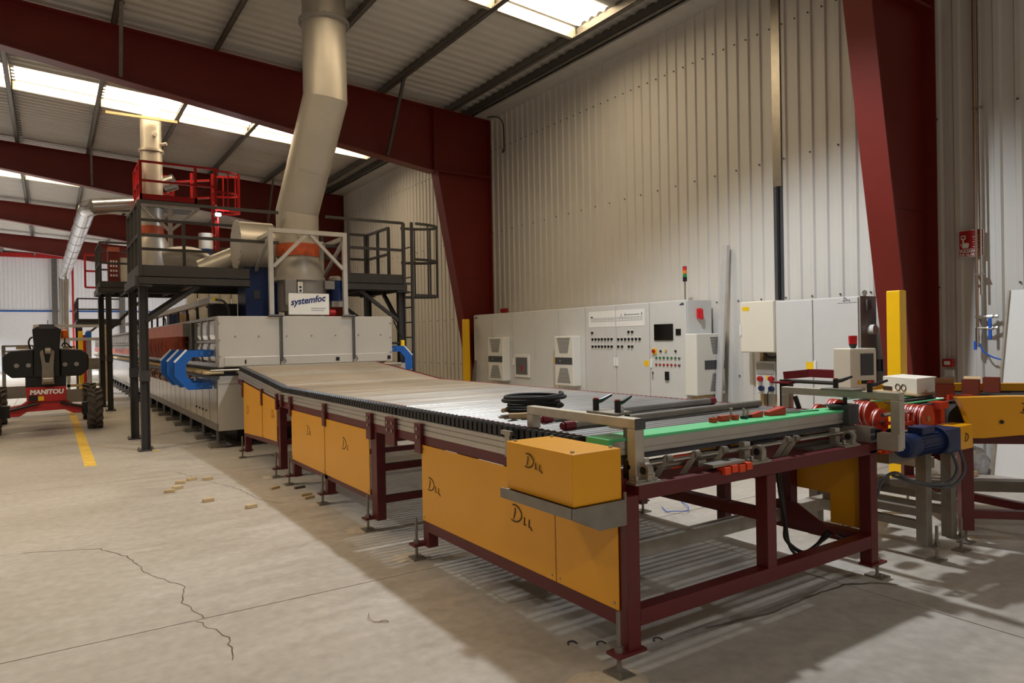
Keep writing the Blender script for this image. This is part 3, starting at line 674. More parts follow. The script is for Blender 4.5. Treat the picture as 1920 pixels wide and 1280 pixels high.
# ================================================================== KILN
KX0, KX1, KY0 = 2.11, 4.965, 11.2
NM, KP = 55, .6                                     # 0.6 m bays along the kiln
KY1 = KY0 + NM*KP
kl = thing('roller_kiln', (3.5, 11.2, 0), 'long stainless steel roller kiln running away behind the conveyor', 'kiln')
MB().box(KX0+.02, KX1-.02, KY0+.01, KY1, .3, 1.1).build('lower_body', 'grey_dark', kl)
MB().box(KX0+.02, KX1-.02, KY0+.01, KY1, 1.235, 1.99).build('hood_body', 'steel_dull', kl)
MB().box(KX0+.1, KX1-.1, KY0+.08, KY1, 1.1, 1.235).build('roller_slot', 'black', kl)
hx = [KX0, 3.045, 4.245, KX1]
for i in range(3):
    o = MB().box(hx[i]+.004, hx[i+1]-.004, KY0-.012, KY0+.01, 1.235, 2.012).build('hood_front_panel', 'kiln_plate', kl, bevel=.004)
    mb = MB()
    for x in ([2.37, 2.72] if i == 0 else [3.15, 3.55, 3.95] if i == 1 else [4.35, 4.75]): mb.cyl((x, KY0-.02, 1.7), (x, KY0-.012, 1.7), .014, 8)
    for z in (1.4, 1.65, 1.9):
        if i == 0: mb.cyl((2.14, KY0-.02, z), (2.14, KY0-.012, z), .014, 8)
        if i == 2: mb.cyl((4.93, KY0-.02, z), (4.93, KY0-.012, z), .014, 8)
    mb.build('bolt', 'steel', o)
    a = hx[i] + (.1 if i == 0 else .01); b = hx[i+1] - (.1 if i == 2 else .01)
    MB().box(a, b, KY0-.03, KY0-.012, 1.25, 1.385).build('inspection_flap', 'kiln_plate', o, bevel=.003)
    MB().box((a+b)/2+(-.12 if i == 0 else .3), (a+b)/2+(-.1 if i == 0 else .36), KY0-.036, KY0-.03, 1.28, 1.34).build('latch', 'black', o)
MB().box(KX0, KX1, KY0-.01, KY0+.01, .27, 1.1).build('lower_front_panel', 'kiln_plate', kl)
MB().box(KX0, KX1, KY0-.02, KY0-.01, .99, 1.1).build('front_strip', 'kiln_plate', kl)
MB().cyl((2.0, KY0-.06, 1.19), (2.75, KY0-.06, 1.19), .018, 10).build('entry_bar', 'steel', kl); MB().cyl((4.5, KY0-.06, 1.19), (5.1, KY0-.06, 1.19), .03, 12).build('entry_bar', 'steel', kl)
MB().box(4.97, 5.2, KY0-.02, KY0+.02, 1.05, 1.2).build('drive_bracket', 'galv', kl)
for x in (3.065, 4.262):   # rods hanging down the hood front, with their ties
    o = MB().cyl((x, KY0-.05, 1.3), (x, KY0-.05, 2.02), .018, 8).build('pressure_pipe', 'grey_dark', kl)
    MB().cyl((x-.2, KY0-.05, 2.02), (x+.03, KY0-.05, 2.02), .02, 8).build('pipe_elbow', 'grey_dark', o)
    MB().tube([(x+.02, KY0-.05, 1.36), (x+.06, KY0-.05, 1.3), (x+.02, KY0-.05, 1.27)], .006, 6).build('gauge_hose', 'black', o)
# side panels, one shared mesh per row
def inset(z0, z1, mt, deep=.016):
    a, b = .035, KP-.035
    v = [(0, -a, z0+.03), (0, -b, z0+.03), (0, -b, z1-.03), (0, -a, z1-.03), (deep, -a-.09, z0+.1), (deep, -b+.09, z0+.1), (deep, -b+.09, z1-.1), (deep, -a-.09, z1-.1)]
    v = [(-p[0], p[1], p[2]) for p in v]
    return MB().add(v, [(0, 1, 5, 4), (1, 2, 6, 5), (2, 3, 7, 6), (3, 0, 4, 7), (4, 5, 6, 7)]).mesh('side_panel', mt)
up1, up2 = inset(1.3, 1.63, 'inox_panel'), inset(1.63, 1.98, 'inox_panel')
lo1 = MB().box(-.014, 0, -KP+.016, -.016, .38, 1.05).mesh('lower_side_panel', 'inox_panel')
for i in range(NM):
    y = KY0 + (i+1)*KP
    inst('side_panel', up1, kl, (KX0, y, 0)); inst('side_panel', up2, kl, (KX0, y, 0)); inst('lower_side_panel', lo1, kl, (KX0, y, 0))
grid = MB()
for i in range(NM+1): y = KY0 + i*KP; grid.box(KX0-.022, KX0+.02, y-.02, y+.02, 1.25, 2.0)
grid.build('hood_rib', 'steel', kl)['kind'] = 'stuff'
for z0, z1 in ((1.24, 1.3), (1.61, 1.65), (1.965, 2.01)): MB().box(KX0-.024, KX0+.02, KY0, KY1, z0, z1).build('hood_rail', 'steel', kl)
MB().box(KX0-.02, KX0+.02, KY0, KY1, .27, .375).build('base_rail', 'steel_dull', kl); MB().box(KX1-.02, KX1+.02, KY0, KY1, .27, .375).build('base_rail', 'steel_dull', kl)
MB().box(KX0-.1, KX0+.02, KY0-.04, KY1, 1.06, 1.1).build('roller_shelf', 'grey_dark', kl)
# ceramic roller ends poking out of the slot
re = MB().cyl((-.16, 0, 0), (.1, 0, 0), .024, 10).mesh('ceramic_roller', 'wood')
for i in range(150): inst('ceramic_roller', re, kl, (KX0, KY0+.07+i*.11, 1.15))
MB().box(KX0-.13, KX0, KY0+16.6, KY1, 1.12, 1.18).build('ceramic_roller_row', 'wood', kl)['kind'] = 'stuff'
# legs on block feet
for i in range(24):
    y = KY0 + .12 + i*1.19
    o = MB().box(KX0, KX0+.02, y-.09, y+.09, .09, .27).box(KX0, KX0+.12, y+.08, y+.09, .09, .27).build('leg', 'mezz', kl)
    MB().box(KX0-.1, KX0+.14, y+.0, y+.2, 0, .07).cyl((KX0+.02, y+.1, .06), (KX0+.02, y+.1, .1), .02, 8).build('foot_block', 'steel_dull', o)
    MB().box(KX1-.1, KX1, y-.09, y+.09, 0, .27).build('leg', 'mezz', kl)
MB().box(2.5, 4.6, KY0+.6, KY1, .02, .27).build('under_channel', 'black', kl)
# copper coloured suction duct and burner hose bundle on the near side
MB().box(1.97, 2.1, 13.45, 20.5, 1.73, 1.965).build('side_duct', 'copper', kl)
MB().box(1.968, 2.1, 13.44, 13.45, 1.735, 1.96).build('duct_end', 'steel', kl)
MB().box(2.04, 2.09, 13.0, 13.12, 1.3, 1.96).build('cable_duct', 'grey_dark', kl)
for i in range(44):
    y = 13.75 + i*.15; MB().tube([(2.0, y, 1.73), (1.98+random.uniform(-.02, .02), y+random.uniform(-.03, .03), 1.55), (2.03, y+random.uniform(-.03, .03), 1.32)], .055, 7).build('burner_hose', 'rust', kl)
MB().box(2.05, 2.1, 20.6, KY1, 1.3, 1.47).build('hose_cover', 'copper', kl)
for i in range(30):
    y = 13.2+i*.3; MB().tube([(2.06, y, 1.04), (1.99, y+.02, .98), (2.0, y+.03, .86), (2.07, y+.02, .82)], .02, 6).build('gas_pipe', 'chrome' if i % 3 else 'rust', kl)
for i in range(4): MB().cyl((2.085, 12.1+i*.3, .52), (2.1, 12.1+i*.3, .52), .018, 8).build('peep_hole', 'black', kl)
# cable tray above the hood
ct = MB().box(2.14, 2.27, 11.85, 27, 2.25, 2.34).build('cable_tray', 'galv', kl)
MB().box(2.13, 2.28, 11.82, 11.85, 2.24, 2.35).build('tray_end', 'galv', ct); MB().box(2.17, 2.24, 11.815, 11.82, 2.28, 2.34).build('warning_sticker', 'label_yellow', ct)
for i in range(12): MB().box(2.19, 2.23, 12.3+i*1.1, 12.34+i*1.1, 2.0, 2.25).build('tray_post', 'mezz', ct)
MB().tube([(2.22, 11.82, 2.3), (2.32, 11.75, 2.27), (2.4, 11.75, 2.15), (2.4, 11.78, 2.0)], .018, 8).build('cable', 'black', ct)
for i in range(6): MB().tube([(2.26, 13+i*1.1, 2.28), (2.34, 13.05+i*1.1, 2.2), (2.36, 13.1+i*1.1, 2.02)], .014, 6).build('cable', 'black', ct)
# equipment boxes standing on the hood behind
MB().box(2.35, 2.8, 13.0, 13.1, 2.01, 2.3).build('roof_baffle', 'mezz', kl)
for i in range(6): MB().cyl((2.45+i*.22, 15.5, 2.01), (2.45+i*.22, 15.5, 2.75), .1, 14).build('filter_column', 'carton', kl)
MB().box(2.3, 2.7, 15.7, 16.3, 2.01, 2.25).build('junction_box', 'cardboard', kl); MB().box(2.3, 2.7, 17.2, 18.0, 2.01, 2.3).build('junction_box', 'blue_dark', kl)
MB().tube([(5.0, KY0, 1.95), (5.08, KY0-.02, 1.75), (5.15, KY0-.02, 1.62)], .012, 6).build('sensor_cable', 'black', kl)
MB().cyl((4.97, KY0, 1.55), (5.12, KY0, 1.55), .02, 8).build('sensor_arm', 'black', kl); MB().box(5.12, 5.18, KY0-.05, KY0-.01, 1.5, 1.6).build('sensor', 'label_yellow', kl)

# blue C-shaped clamps reaching over the roller slot
def blue_c(y, x, sgn, label):
    t = thing('c_clamp_frame', (x, y, .9), label, 'clamp frame', 'blue C frames on the kiln side')
    P = [(0, 1.5), (-.34, 1.5), (-.51, 1.315), (-.51, 1.11), (-.34, .9), (0, .9), (0, 1.0), (-.27, 1.0), (-.36, 1.13), (-.36, 1.29), (-.27, 1.395), (0, 1.395)]
    mb = MB()
    a = [(x+sgn*u, y-.025, v) for u, v in P]; b = [(x+sgn*u, y+.025, v) for u, v in P]; n = len(P)
    quads = [(0, 1, 10, 11), (1, 2, 9, 10), (2, 3, 8, 9), (3, 4, 7, 8), (4, 5, 6, 7)]
    mb.add(a+b, [q_ for q_ in quads] + [tuple(i+n for i in q_[::-1]) for q_ in quads] + [(i, n+i, n+(i+1) % n, (i+1) % n) for i in range(n)])
    mb.build('frame', 'blue', t)
    for (u0, u1, z0, z1) in ((-.17, 0, 1.405, 1.49), (-.17, 0, .905, .985)):
        o = MB().box(min(x+sgn*u0, x+sgn*u1), max(x+sgn*u0, x+sgn*u1), y-.035, y+.035, z0, z1).build('end_shoe', 'blue', t)
        MB().cyl((x-sgn*.03, y-.042, (z0+z1)/2), (x-sgn*.03, y-.035, (z0+z1)/2), .01, 6).cyl((x-sgn*.14, y-.042, (z0+z1)/2), (x-sgn*.14, y-.035, (z0+z1)/2), .01, 6).build('bolt', 'steel', o)
    MB().beam((x+sgn*-.34, y, 1.502), (x+sgn*-.512, y, 1.317), .052, .006, (0, 1, 0)).build('edge_strip', 'white', t)
    return t
blue_c(11.5, 2.078, 1, 'blue C-shaped clamp nearest the kiln front on the left side')
blue_c(12.28, 2.078, 1, 'blue C-shaped clamp in the middle of the left three')
blue_c(13.1, 2.078, 1, 'blue C-shaped clamp behind the other two on the left side')
blue_c(11.5, 4.97, -1, 'blue C-shaped clamp on the right side of the kiln by the ladder')

# ================================================================== FAN ON THE KILN, FLUE, SUPPORT FRAME, SIGN
FC = (3.66, 12.0)
fa = thing('exhaust_fan', (3.66, 12.0, 2.0), 'grey exhaust fan housing with conical outlet on top of the kiln', 'fan')
MB().cyl((3.66, 12, 2.02), (3.66, 12, 2.12), .3, 24).build('base_ring', 'galv', fa)
MB().cyl((3.66, 12, 2.12), (3.66, 12, 2.66), .41, 32).build('housing', 'fan_grey', fa)
MB().lathe([(.44, 2.64), (.44, 2.7), (.415, 2.7), (.415, 2.8), (.345, 3.0), (.34, 3.1)], (3.61, 12, 0), n=32).build('outlet_cone', 'flue', fa)
MB().box(3.26, 3.45, 11.6, 11.72, 2.2, 2.64).build('access_plate', 'fan_grey', fa, bevel=.004)
MB().box(3.46, 3.54, 11.57, 11.6, 2.42, 2.6).build('safety_sticker', 'white', fa)
for i, m_ in enumerate(('label_yellow', 'navy', 'navy')): MB().cyl((3.5, 11.566, 2.575-i*.06), (3.5, 11.57, 2.575-i*.06), .02, 3 if i == 0 else 14).build('safety_symbol', m_, fa)
MB().box(3.95, 4.12, 11.66, 11.9, 2.5, 2.64).build('motor_plate', 'fan_grey', fa)
mo = MB().cyl((4.2, 11.85, 2.3), (4.2, 11.85, 2.66), .105, 20).build('motor', 'blue_dark', fa)
mb = MB()
for k in range(18): a = k*math.pi/9; mb.beam((4.2+.105*math.cos(a), 11.85+.105*math.sin(a), 2.34), (4.2+.105*math.cos(a), 11.85+.105*math.sin(a), 2.62), .02, .008, (math.cos(a), math.sin(a), 0))
mb.build('cooling_fins', 'blue_dark', mo)
MB().lathe([(.115, 2.66), (.115, 2.7), (.08, 2.74)], (4.2, 11.85, 0)).build('fan_cowl', 'grey_side', mo)
MB().box(4.1, 4.3, 11.75, 11.95, 2.2, 2.3).build('motor_foot', 'grey_side', mo)
MB().cyl((4.0, 11.62, 2.09), (4.1, 11.62, 2.09), .055, 16).cyl((3.93, 11.62, 2.06), (4.0, 11.62, 2.06), .03, 12).build('valve', 'railing_red', fa)

flu = thing('flue_pipe', (3.62, 12, 3.0), 'tall thick pale steel flue bending up through the roof', 'flue')
MB().cyl((3.6, 12, 3.06), (3.6, 12, 3.27), .36, 32).build('flexible_sleeve', 'orange_sleeve', flu)
RF = .352
PTS = [(3.6, 12, 3.25), (3.6, 12, 3.83), (3.86, 11.2, 5.6), (3.86, 11.2, 7.95)]
def fseg(a, b, parent, name='pipe_section', r=RF, cut0=None, cut1=None):
    # mitred pipe section between two points: ends cut by the planes given
    a = Vector(a); b = Vector(b); d = (b-a).normalized(); x = d.cross(Vector((0, 1, 0))).normalized(); y = d.cross(x); n = 40; p = []
    for c, pl in ((a, cut0), (b, cut1)):
        pl = Vector(pl).normalized() if pl else d
        for j in range(n):
            o = (x*math.cos(2*math.pi*j/n) + y*math.sin(2*math.pi*j/n))*r
            t = -(o.dot(pl))/d.dot(pl); p.append(c + o + d*t)
    return MB().add(p, [(j, (j+1) % n, n+(j+1) % n, n+j) for j in range(n)], True).build(name, 'flue', parent)
V = [Vector(p) for p in PTS]; dd = [(V[i+1]-V[i]).normalized() for i in range(3)]
b1 = tuple((dd[0]+dd[1])); b2 = tuple((dd[1]+dd[2]))
m1 = V[1].lerp(V[2], .4)
fseg(PTS[0], PTS[1], flu, cut1=b1); fseg(PTS[1], m1, flu, cut0=b1); fseg(m1, PTS[2], flu, r=RF+.004, cut1=b2); fseg(PTS[2], (3.86, 11.2, 6.82), flu, cut0=b2); fseg((3.86, 11.2, 6.86), PTS[3], flu)
o = MB().lathe([(RF, 6.80), (RF+.055, 6.81), (RF+.055, 6.865), (RF, 6.875)], (3.86, 11.2, 0), n=40).build('flange_ring', 'grey_side', flu)
mb = MB()
for k in range(20): a = k*math.pi/10; mb.cyl((3.86+.385*math.cos(a), 11.2+.385*math.sin(a), 6.79), (3.86+.385*math.cos(a), 11.2+.385*math.sin(a), 6.885), .011, 6)
mb.build('bolt', 'steel', o)
for x in (3.5, 3.72): MB().box(x-.012, x+.012, 11.63, 11.65, 3.36, 3.44).build('lug', 'flue', flu)

af = thing('support_frame', (3.6, 12.0, 2.02), 'light grey square-tube frame around the fan outlet', 'support frame')
for x in (2.98, 4.21):
    for y in (11.4, 12.6): MB().box(x-.035, x+.035, y-.035, y+.035, 2.012, 3.37).build('post', 'white_tube', af)
    MB().box(x-.035, x+.035, 11.435, 12.565, 3.31, 3.38).build('top_tube', 'white_tube', af)
    MB().beam((x, 12.56, 2.75), (x, 11.45, 3.3), .05, .05).build('side_brace', 'white_tube', af)
for y in (11.4, 12.6): MB().box(2.945, 4.245, y-.035, y+.035, 3.37, 3.44).build('top_tube', 'white_tube', af)
MB().beam((3.56, 11.4, 3.37), (3.02, 11.4, 2.82), .05, .05).build('front_brace', 'white_tube', af); MB().beam((3.63, 11.4, 3.37), (4.18, 11.4, 2.82), .05, .05).build('front_brace', 'white_tube', af)
for x in (2.98, 4.21): MB().box(x-.08, x+.08, 11.3, 11.45, 2.005, 2.02).build('foot_plate', 'mezz', af)

sg = thing('maker_sign', (3.57, 11.33, 2.05), 'white sign with blue italic lettering on the kiln top', 'sign')
MB().box(3.235, 3.9, 11.33, 11.355, 2.045, 2.39).build('board', 'white', sg, bevel=.004)
MB().box(3.23, 3.905, 11.336, 11.36, 2.04, 2.052).box(3.23, 3.905, 11.336, 11.36, 2.384, 2.396).box(3.228, 3.238, 11.336, 11.36, 2.04, 2.396).box(3.897, 3.907, 11.336, 11.36, 2.04, 2.396).build('edge_frame', 'galv', sg)
text('systemfoc', .148, (3.265, 11.328, 2.195), (1, 0, .14), (-.14, 0, 1), 'navy_text', sg, shear=.3, bold=.004, sx=.97)
for i, w_ in enumerate((.25, .22)):
    for k in range(7): MB().box(3.60+k*w_/7, 3.60+(k+.8)*w_/7, 11.3285, 11.33, 2.147-.035*i, 2.156-.035*i).build('small_print', 'grey_text', sg)

# drum fan, blue casing and slanting duct beside it
dr = thing('drum_fan', (2.97, 12.5, 2.05), 'round drum fan with bolted side cover on a blue casing', 'fan')
MB().cyl((2.7, 12.5, 3.28), (3.27, 12.5, 3.28), .405, 36).build('drum', 'kiln_plate', dr)
o = MB().cyl((2.685, 12.5, 3.28), (2.7, 12.5, 3.28), .43, 36).build('side_cover', 'kiln_plate', dr)
mb = MB()
for k in range(16): a = k*math.pi/8; mb.cyl((2.675, 12.5+.39*math.cos(a), 3.28+.39*math.sin(a)), (2.686, 12.5+.39*math.cos(a), 3.28+.39*math.sin(a)), .012, 6)
mb.build('bolt', 'steel', o)
MB().box(2.8, 3.35, 12.35, 12.95, 2.02, 2.9).build('casing', 'blue_dark', dr, bevel=.006)
MB().box(2.93, 3.03, 12.335, 12.35, 2.35, 2.5).build('switch_box', 'grey_dark', dr)
MB().cyl((2.3, 13.4, 2.9), (2.85, 13.2, 3.15), .2, 24).build('slanting_duct', 'kiln_plate', dr)

# ================================================================== MEZZANINES
def rail_run(parent, a, b, z0, posts, mt='mezz', top=.95, mid=.45, sz=.045, ends=True):
    a = Vector(a); b = Vector(b)
    for h, nm in ((top, 'top_rail'), (mid, 'middle_rail')): MB().beam(a+Vector((0, 0, z0+h)), b+Vector((0, 0, z0+h)), sz, sz).build(nm, mt, parent)
    for t in posts:
        p = a.lerp(b, t); MB().box(p.x-.025, p.x+.025, p.y-.025, p.y+.025, z0-.2, z0+top).build('rail_post', mt, parent)
def mezz(name, label, x0, x1, y0, y1, zb, zt, legs, kneez=1.05, group='steel mezzanines', gap=None):
    t = thing(name, ((x0+x1)/2, (y0+y1)/2, 0), label, 'platform', group)
    for (x, y) in legs:
        o = MB().box(x-.06, x+.06, y-.008, y+.008, 0, zb).box(x-.06, x-.05, y-.06, y+.06, 0, zb).box(x+.05, x+.06, y-.06, y+.06, 0, zb).build('leg', 'mezz', t)
        MB().box(x-.11, x+.11, y-.11, y+.11, 0, .02).build('base_plate', 'mezz', o)
        MB().box(x-.068, x+.068, y-.068, y+.068, kneez, kneez+.16).build('splice_sleeve', 'mezz', o)
        MB().box(x-.12, x+.12, y-.12, y+.12, zb-.02, zb).build('cap_plate', 'mezz', o)
        mb = MB()
        for dx in (-.09, .09):
            for dy in (-.09, .09): mb.cyl((x+dx, y+dy, .02), (x+dx, y+dy, .05), .012, 6)
        mb.build('bolt', 'steel', o)
    for y, nm in ((y0, 'front_beam'), (y1, 'rear_beam')):
        for (xa, xb) in ([(x0, gap[0]), (gap[1], x1)] if gap and y == y0 else [(x0, x1)]):
            MB().box(xa, xb, y-.06, y-.05, zb, zb+.13).box(xa, xb, y-.06, y+.04, zb, zb+.012).box(xa, xb, y-.06, y+.04, zb+.118, zb+.13).build(nm, 'mezz', t)
            MB().box(xa, xb, y-.035, y-.03, zb+.13, zt+.04).build('toe_board', 'mezz', t)
    for x, s in ((x0, 1), (x1, -1)):
        MB().box(x-.05, x+.05, y0-.05, y1+.05, zb, zb+.13).build('side_beam', 'mezz', t); MB().box(x-.004, x+.004, y0, y1, zb+.13, zt+.04).build('toe_board', 'mezz', t)
    for (xa, xb, ya, yb) in ([(x0+.05, gap[0], y0, y1), (gap[0], gap[1], gap[2], y1), (gap[1], x1-.05, y0, y1)] if gap else [(x0+.05, x1-.05, y0, y1)]):
        MB().box(xa, xb, ya, yb, zb+.13, zb+.16).build('deck', 'mezz', t)
        n = max(1, int((xb-xa)/.9))
        for i in range(n): x = xa + (xb-xa)*(i+.5)/n; MB().box(x-.03, x+.03, ya, yb, zb+.03, zb+.13).build('joist', 'mezz', t)
    return t
mz = mezz('mezzanine_platform', 'dark grey steel platform over the kiln front beside the tall flue', 1.13, 5.46, 11.75, 13.45, 2.5, 2.76, [(1.19, 11.8), (1.19, 13.4), (5.42, 11.8), (5.42, 13.4)], gap=(2.72, 4.3, 12.98))
rail_run(mz, (1.15, 11.72, 0), (3.2, 11.72, 0), 2.8, (0,)); rail_run(mz, (4.0, 11.72, 0), (5.46, 11.72, 0), 2.8, (.27, 1)); rail_run(mz, (1.15, 13.42, 0), (5.46, 13.42, 0), 2.8, (0, .2, .43, .6, .78, .985))
rail_run(mz, (1.15, 11.72, 0), (1.15, 13.42, 0), 2.8, (.3, .65)); rail_run(mz, (5.44, 12.35, 0), (5.44, 13.4, 0), 2.8, (0, .5, 1))
for x in (1.22, 5.38): s = 1 if x < 3 else -1; MB().beam((x, 11.8, 1.95), (x+s*.75, 11.8, 2.5), .06, .06).build('knee_brace', 'mezz', mz); MB().beam((x, 13.4, 1.95), (x+s*.75, 13.4, 2.5), .06, .06).build('knee_brace', 'mezz', mz); MB().beam((x, 11.85, 1.95), (x, 12.5, 2.5), .06, .06).build('knee_brace', 'mezz', mz)
# caged ladder at its right end
ld = thing('caged_ladder', (5.65, 12.1, 0), 'dark caged ladder at the right end of the kiln platform', 'ladder')
for y in (11.72, 12.1): MB().box(5.6, 5.65, y-.02, y+.02, 0, 3.78).build('stringer', 'mezz', ld)
for i in range(12): MB().cyl((5.625, 11.74, .25+i*.28), (5.625, 12.08, .25+i*.28), .013, 8).build('rung', 'mezz', ld)
def hoop(parent, cx, cy, z, r, mt, dep):
    pts = [(cx, cy-r, z)] + [(cx + dep*math.sin(math.pi*k/10), cy - r*math.cos(math.pi*k/10), z) for k in range(11)]
    mb = MB()
    for i in range(len(pts)-1):
        if (Vector(pts[i+1])-Vector(pts[i])).length > .001: mb.beam(pts[i], pts[i+1], .01, .05)
    mb.build('cage_hoop', mt, parent)
for z in (2.42, 3.08, 3.74): hoop(ld, 5.64, 11.91, z, .32, 'mezz', .6)
for y in (11.72, 12.1): MB().box(5.46, 5.6, y-.015, y+.015, 2.62, 2.66).build('wall_bracket', 'mezz', ld)
for k in (1.5, 3.5, 5, 6.5, 8.5): MB().box(5.64+.6*math.sin(math.pi*k/10)-.008, 5.64+.6*math.sin(math.pi*k/10)+.008, 11.91-.32*math.cos(math.pi*k/10)-.02, 11.91-.32*math.cos(math.pi*k/10)+.02, 2.42, 3.76).build('cage_bar', 'mezz', ld)

mz2 = mezz('mezzanine_platform', 'second dark steel platform farther along the kiln, with a red fan grille', 1.05, 5.2, 19.5, 21.2, 2.88, 3.12, [(1.22, 19.55), (1.14, 20.9), (5.1, 19.55)], 1.2)
rail_run(mz2, (1.06, 19.48, 0), (5.2, 19.48, 0), 3.15, (0, .3, .6, 1)); rail_run(mz2, (1.06, 21.2, 0), (5.2, 21.2, 0), 3.15, (0, .5, 1)); rail_run(mz2, (1.06, 19.5, 0), (1.06, 21.2, 0), 3.15, (.35, .7))
MB().beam((1.25, 19.6, 2.0), (2.1, 19.6, 2.88), .07, .07).build('knee_brace', 'mezz', mz2)
rg = thing('fan_grille', (1.4, 20.4, 3.05), 'dark red fan with a perforated grille on the second platform', 'fan')
MB().box(1.28, 1.52, 20.3, 20.7, 3.05, 4.08).build('casing', 'frame_red', rg)
for i in range(4):
    for j in range(3): MB().box(1.32+j*.06, 1.355+j*.06, 20.29, 20.3, 3.35+i*.12, 3.4+i*.12).build('grille_slot', 'white', rg)
MB().box(1.27, 1.53, 20.28, 20.32, 3.98, 4.1).build('top_edge', 'copper', rg)
wp = MB().box(1.55, 1.85, 20.4, 20.8, 3.06, 3.85).build('equipment_case', 'carton'); tag(wp, 'white equipment case beside the red fan on the second platform', 'case')
rfb = thing('safety_railing', (.95, 22.3, 3.2), 'small red railing frame hanging left of the second platform', 'railing')
for (a, b) in (((.85, 22.3, 3.2), (.85, 22.3, 4.1)), ((1.2, 22.3, 3.2), (1.2, 22.3, 4.1)), ((.85, 22.3, 3.2), (1.2, 22.3, 3.2)), ((.85, 22.3, 3.65), (1.2, 22.3, 3.65)), ((.85, 22.3, 4.1), (1.2, 22.3, 4.1)), ((1.2, 22.3, 3.2), (1.2, 21.25, 3.2))): MB().beam(a, b, .05, .05).build('rail', 'railing_red', rfb)
mz3 = mezz('mezzanine_platform', 'low dark walkway farthest along the left side of the kiln', .8, 2.0, 27, 30, 2.28, 2.45, [(.86, 27.05), (.86, 29.9)], 1.2)
rail_run(mz3, (.8, 26.98, 0), (2.0, 26.98, 0), 2.46, (0, .5), top=.7, mid=.35); rail_run(mz3, (.8, 27, 0), (.8, 30, 0), 2.46, (.5, 1), top=.7, mid=.35)
MB().beam((.88, 27.05, 1.85), (1.4, 27.05, 2.28), .06, .06).build('knee_brace', 'mezz', mz3)

# ---- second stack with its red service platform
st = thing('exhaust_stack', (2.2, 19.4, 3.1), 'thinner pale exhaust stack rising inside the red railing', 'flue')
MB().cyl((2.2, 19.4, 6.42), (2.2, 19.4, 7.9), .24, 28).build('upper_pipe', 'flue', st); MB().cyl((2.2, 19.4, 4.55), (2.2, 19.4, 6.42), .25, 28).build('lower_pipe', 'flue', st)
MB().cyl((2.2, 19.4, 6.4), (2.2, 19.4, 6.46), .29, 28).build('flange', 'galv', st)
MB().cyl((2.2, 19.4, 4.35), (2.2, 19.4, 4.55), .255, 28).build('flexible_sleeve', 'orange_sleeve', st)
MB().lathe([(.36, 3.15), (.36, 4.1), (.25, 4.35)], (2.2, 19.4, 0)).build('outlet_cone', 'flue', st)
MB().cyl((2.25, 19.2, 6.78), (2.27, 19.08, 6.78), .05, 12).cyl((2.4, 19.3, 6.6), (2.53, 19.22, 6.62), .04, 12).build('sampling_port', 'flue', st)
MB().box(1.2, 2.75, 18.95, 19.0, 7.1, 7.16).build('roof_tie', 'wood', st)
MB().cyl((2.5, 19.6, 5.65), (2.75, 19.5, 5.75), .2, 20).build('branch_elbow', 'duct', st)
rp = thing('red_service_platform', (2.5, 19.0, 3.3), 'red railed service platform with caged ladder around the thin stack', 'platform')
RZ = 5.05
def rr(a, b, s=.05): MB().beam(a, b, s, s).build('rail', 'railing_red', rp)
for z in (RZ+.9, RZ+.45):
    rr((1.86, 18.5, z), (3.06, 18.5, z)); rr((1.86, 18.5, z), (1.86, 19.9, z)); rr((3.06, 18.5, z), (3.52, 18.5, z)) ; rr((2.75, 19.9, z-.12), (3.52, 19.3, z-.12)); rr((1.86, 19.9, z), (2.75, 19.9, z))
for p in ((1.86, 18.5), (3.06, 18.5), (1.86, 19.2), (1.86, 19.9), (2.75, 19.9), (3.52, 18.5), (3.1, 19.3)): MB().box(p[0]-.03, p[0]+.03, p[1]-.03, p[1]+.03, RZ, RZ+.92).build('rail_post', 'railing_red', rp)
MB().box(1.84, 3.1, 18.47, 18.5, RZ, RZ+.13).build('toe_board', 'railing_red', rp); MB().box(1.84, 1.87, 18.5, 19.9, RZ, RZ+.13).build('toe_board', 'railing_red', rp)
MB().box(1.84, 3.1, 18.5, 19.92, RZ-.06, RZ).build('deck', 'mezz', rp)
for z in (RZ+.87, RZ+.35, RZ-.1): hoop(rp, 3.55, 18.85, z, .33, 'railing_red', .62)
for k in (1.5, 3.5, 5, 6.5, 8.5): MB().box(3.55+.62*math.sin(math.pi*k/10)-.012, 3.55+.62*math.sin(math.pi*k/10)+.012, 18.85-.33*math.cos(math.pi*k/10)-.025, 18.85-.33*math.cos(math.pi*k/10)+.025, RZ-.12, RZ+.9).build('cage_bar', 'railing_red', rp)
for y in (18.6, 19.05): MB().box(3.52, 3.57, y-.02, y+.02, 3.3, RZ+.9).build('ladder_stringer', 'railing_red', rp)
for i in range(8): MB().cyl((3.545, 18.6, 3.5+i*.28), (3.545, 19.05, 3.5+i*.28), .014, 8).build('rung', 'railing_red', rp)
MB().box(1.84, 3.14, 18.46, 18.54, RZ-.16, RZ-.06).build('bearer', 'white_tube', rp)
MB().box(2.43, 2.53, 18.46, 18.54, 3.3, RZ-.16).build('post', 'white_tube', rp)
MB().beam((1.9, 18.5, RZ-.15), (2.45, 18.5, 4.35), .07, .07).build('brace', 'white_tube', rp); MB().beam((3.1, 18.5, RZ-.15), (2.5, 18.5, 4.35), .07, .07).build('brace', 'white_tube', rp)
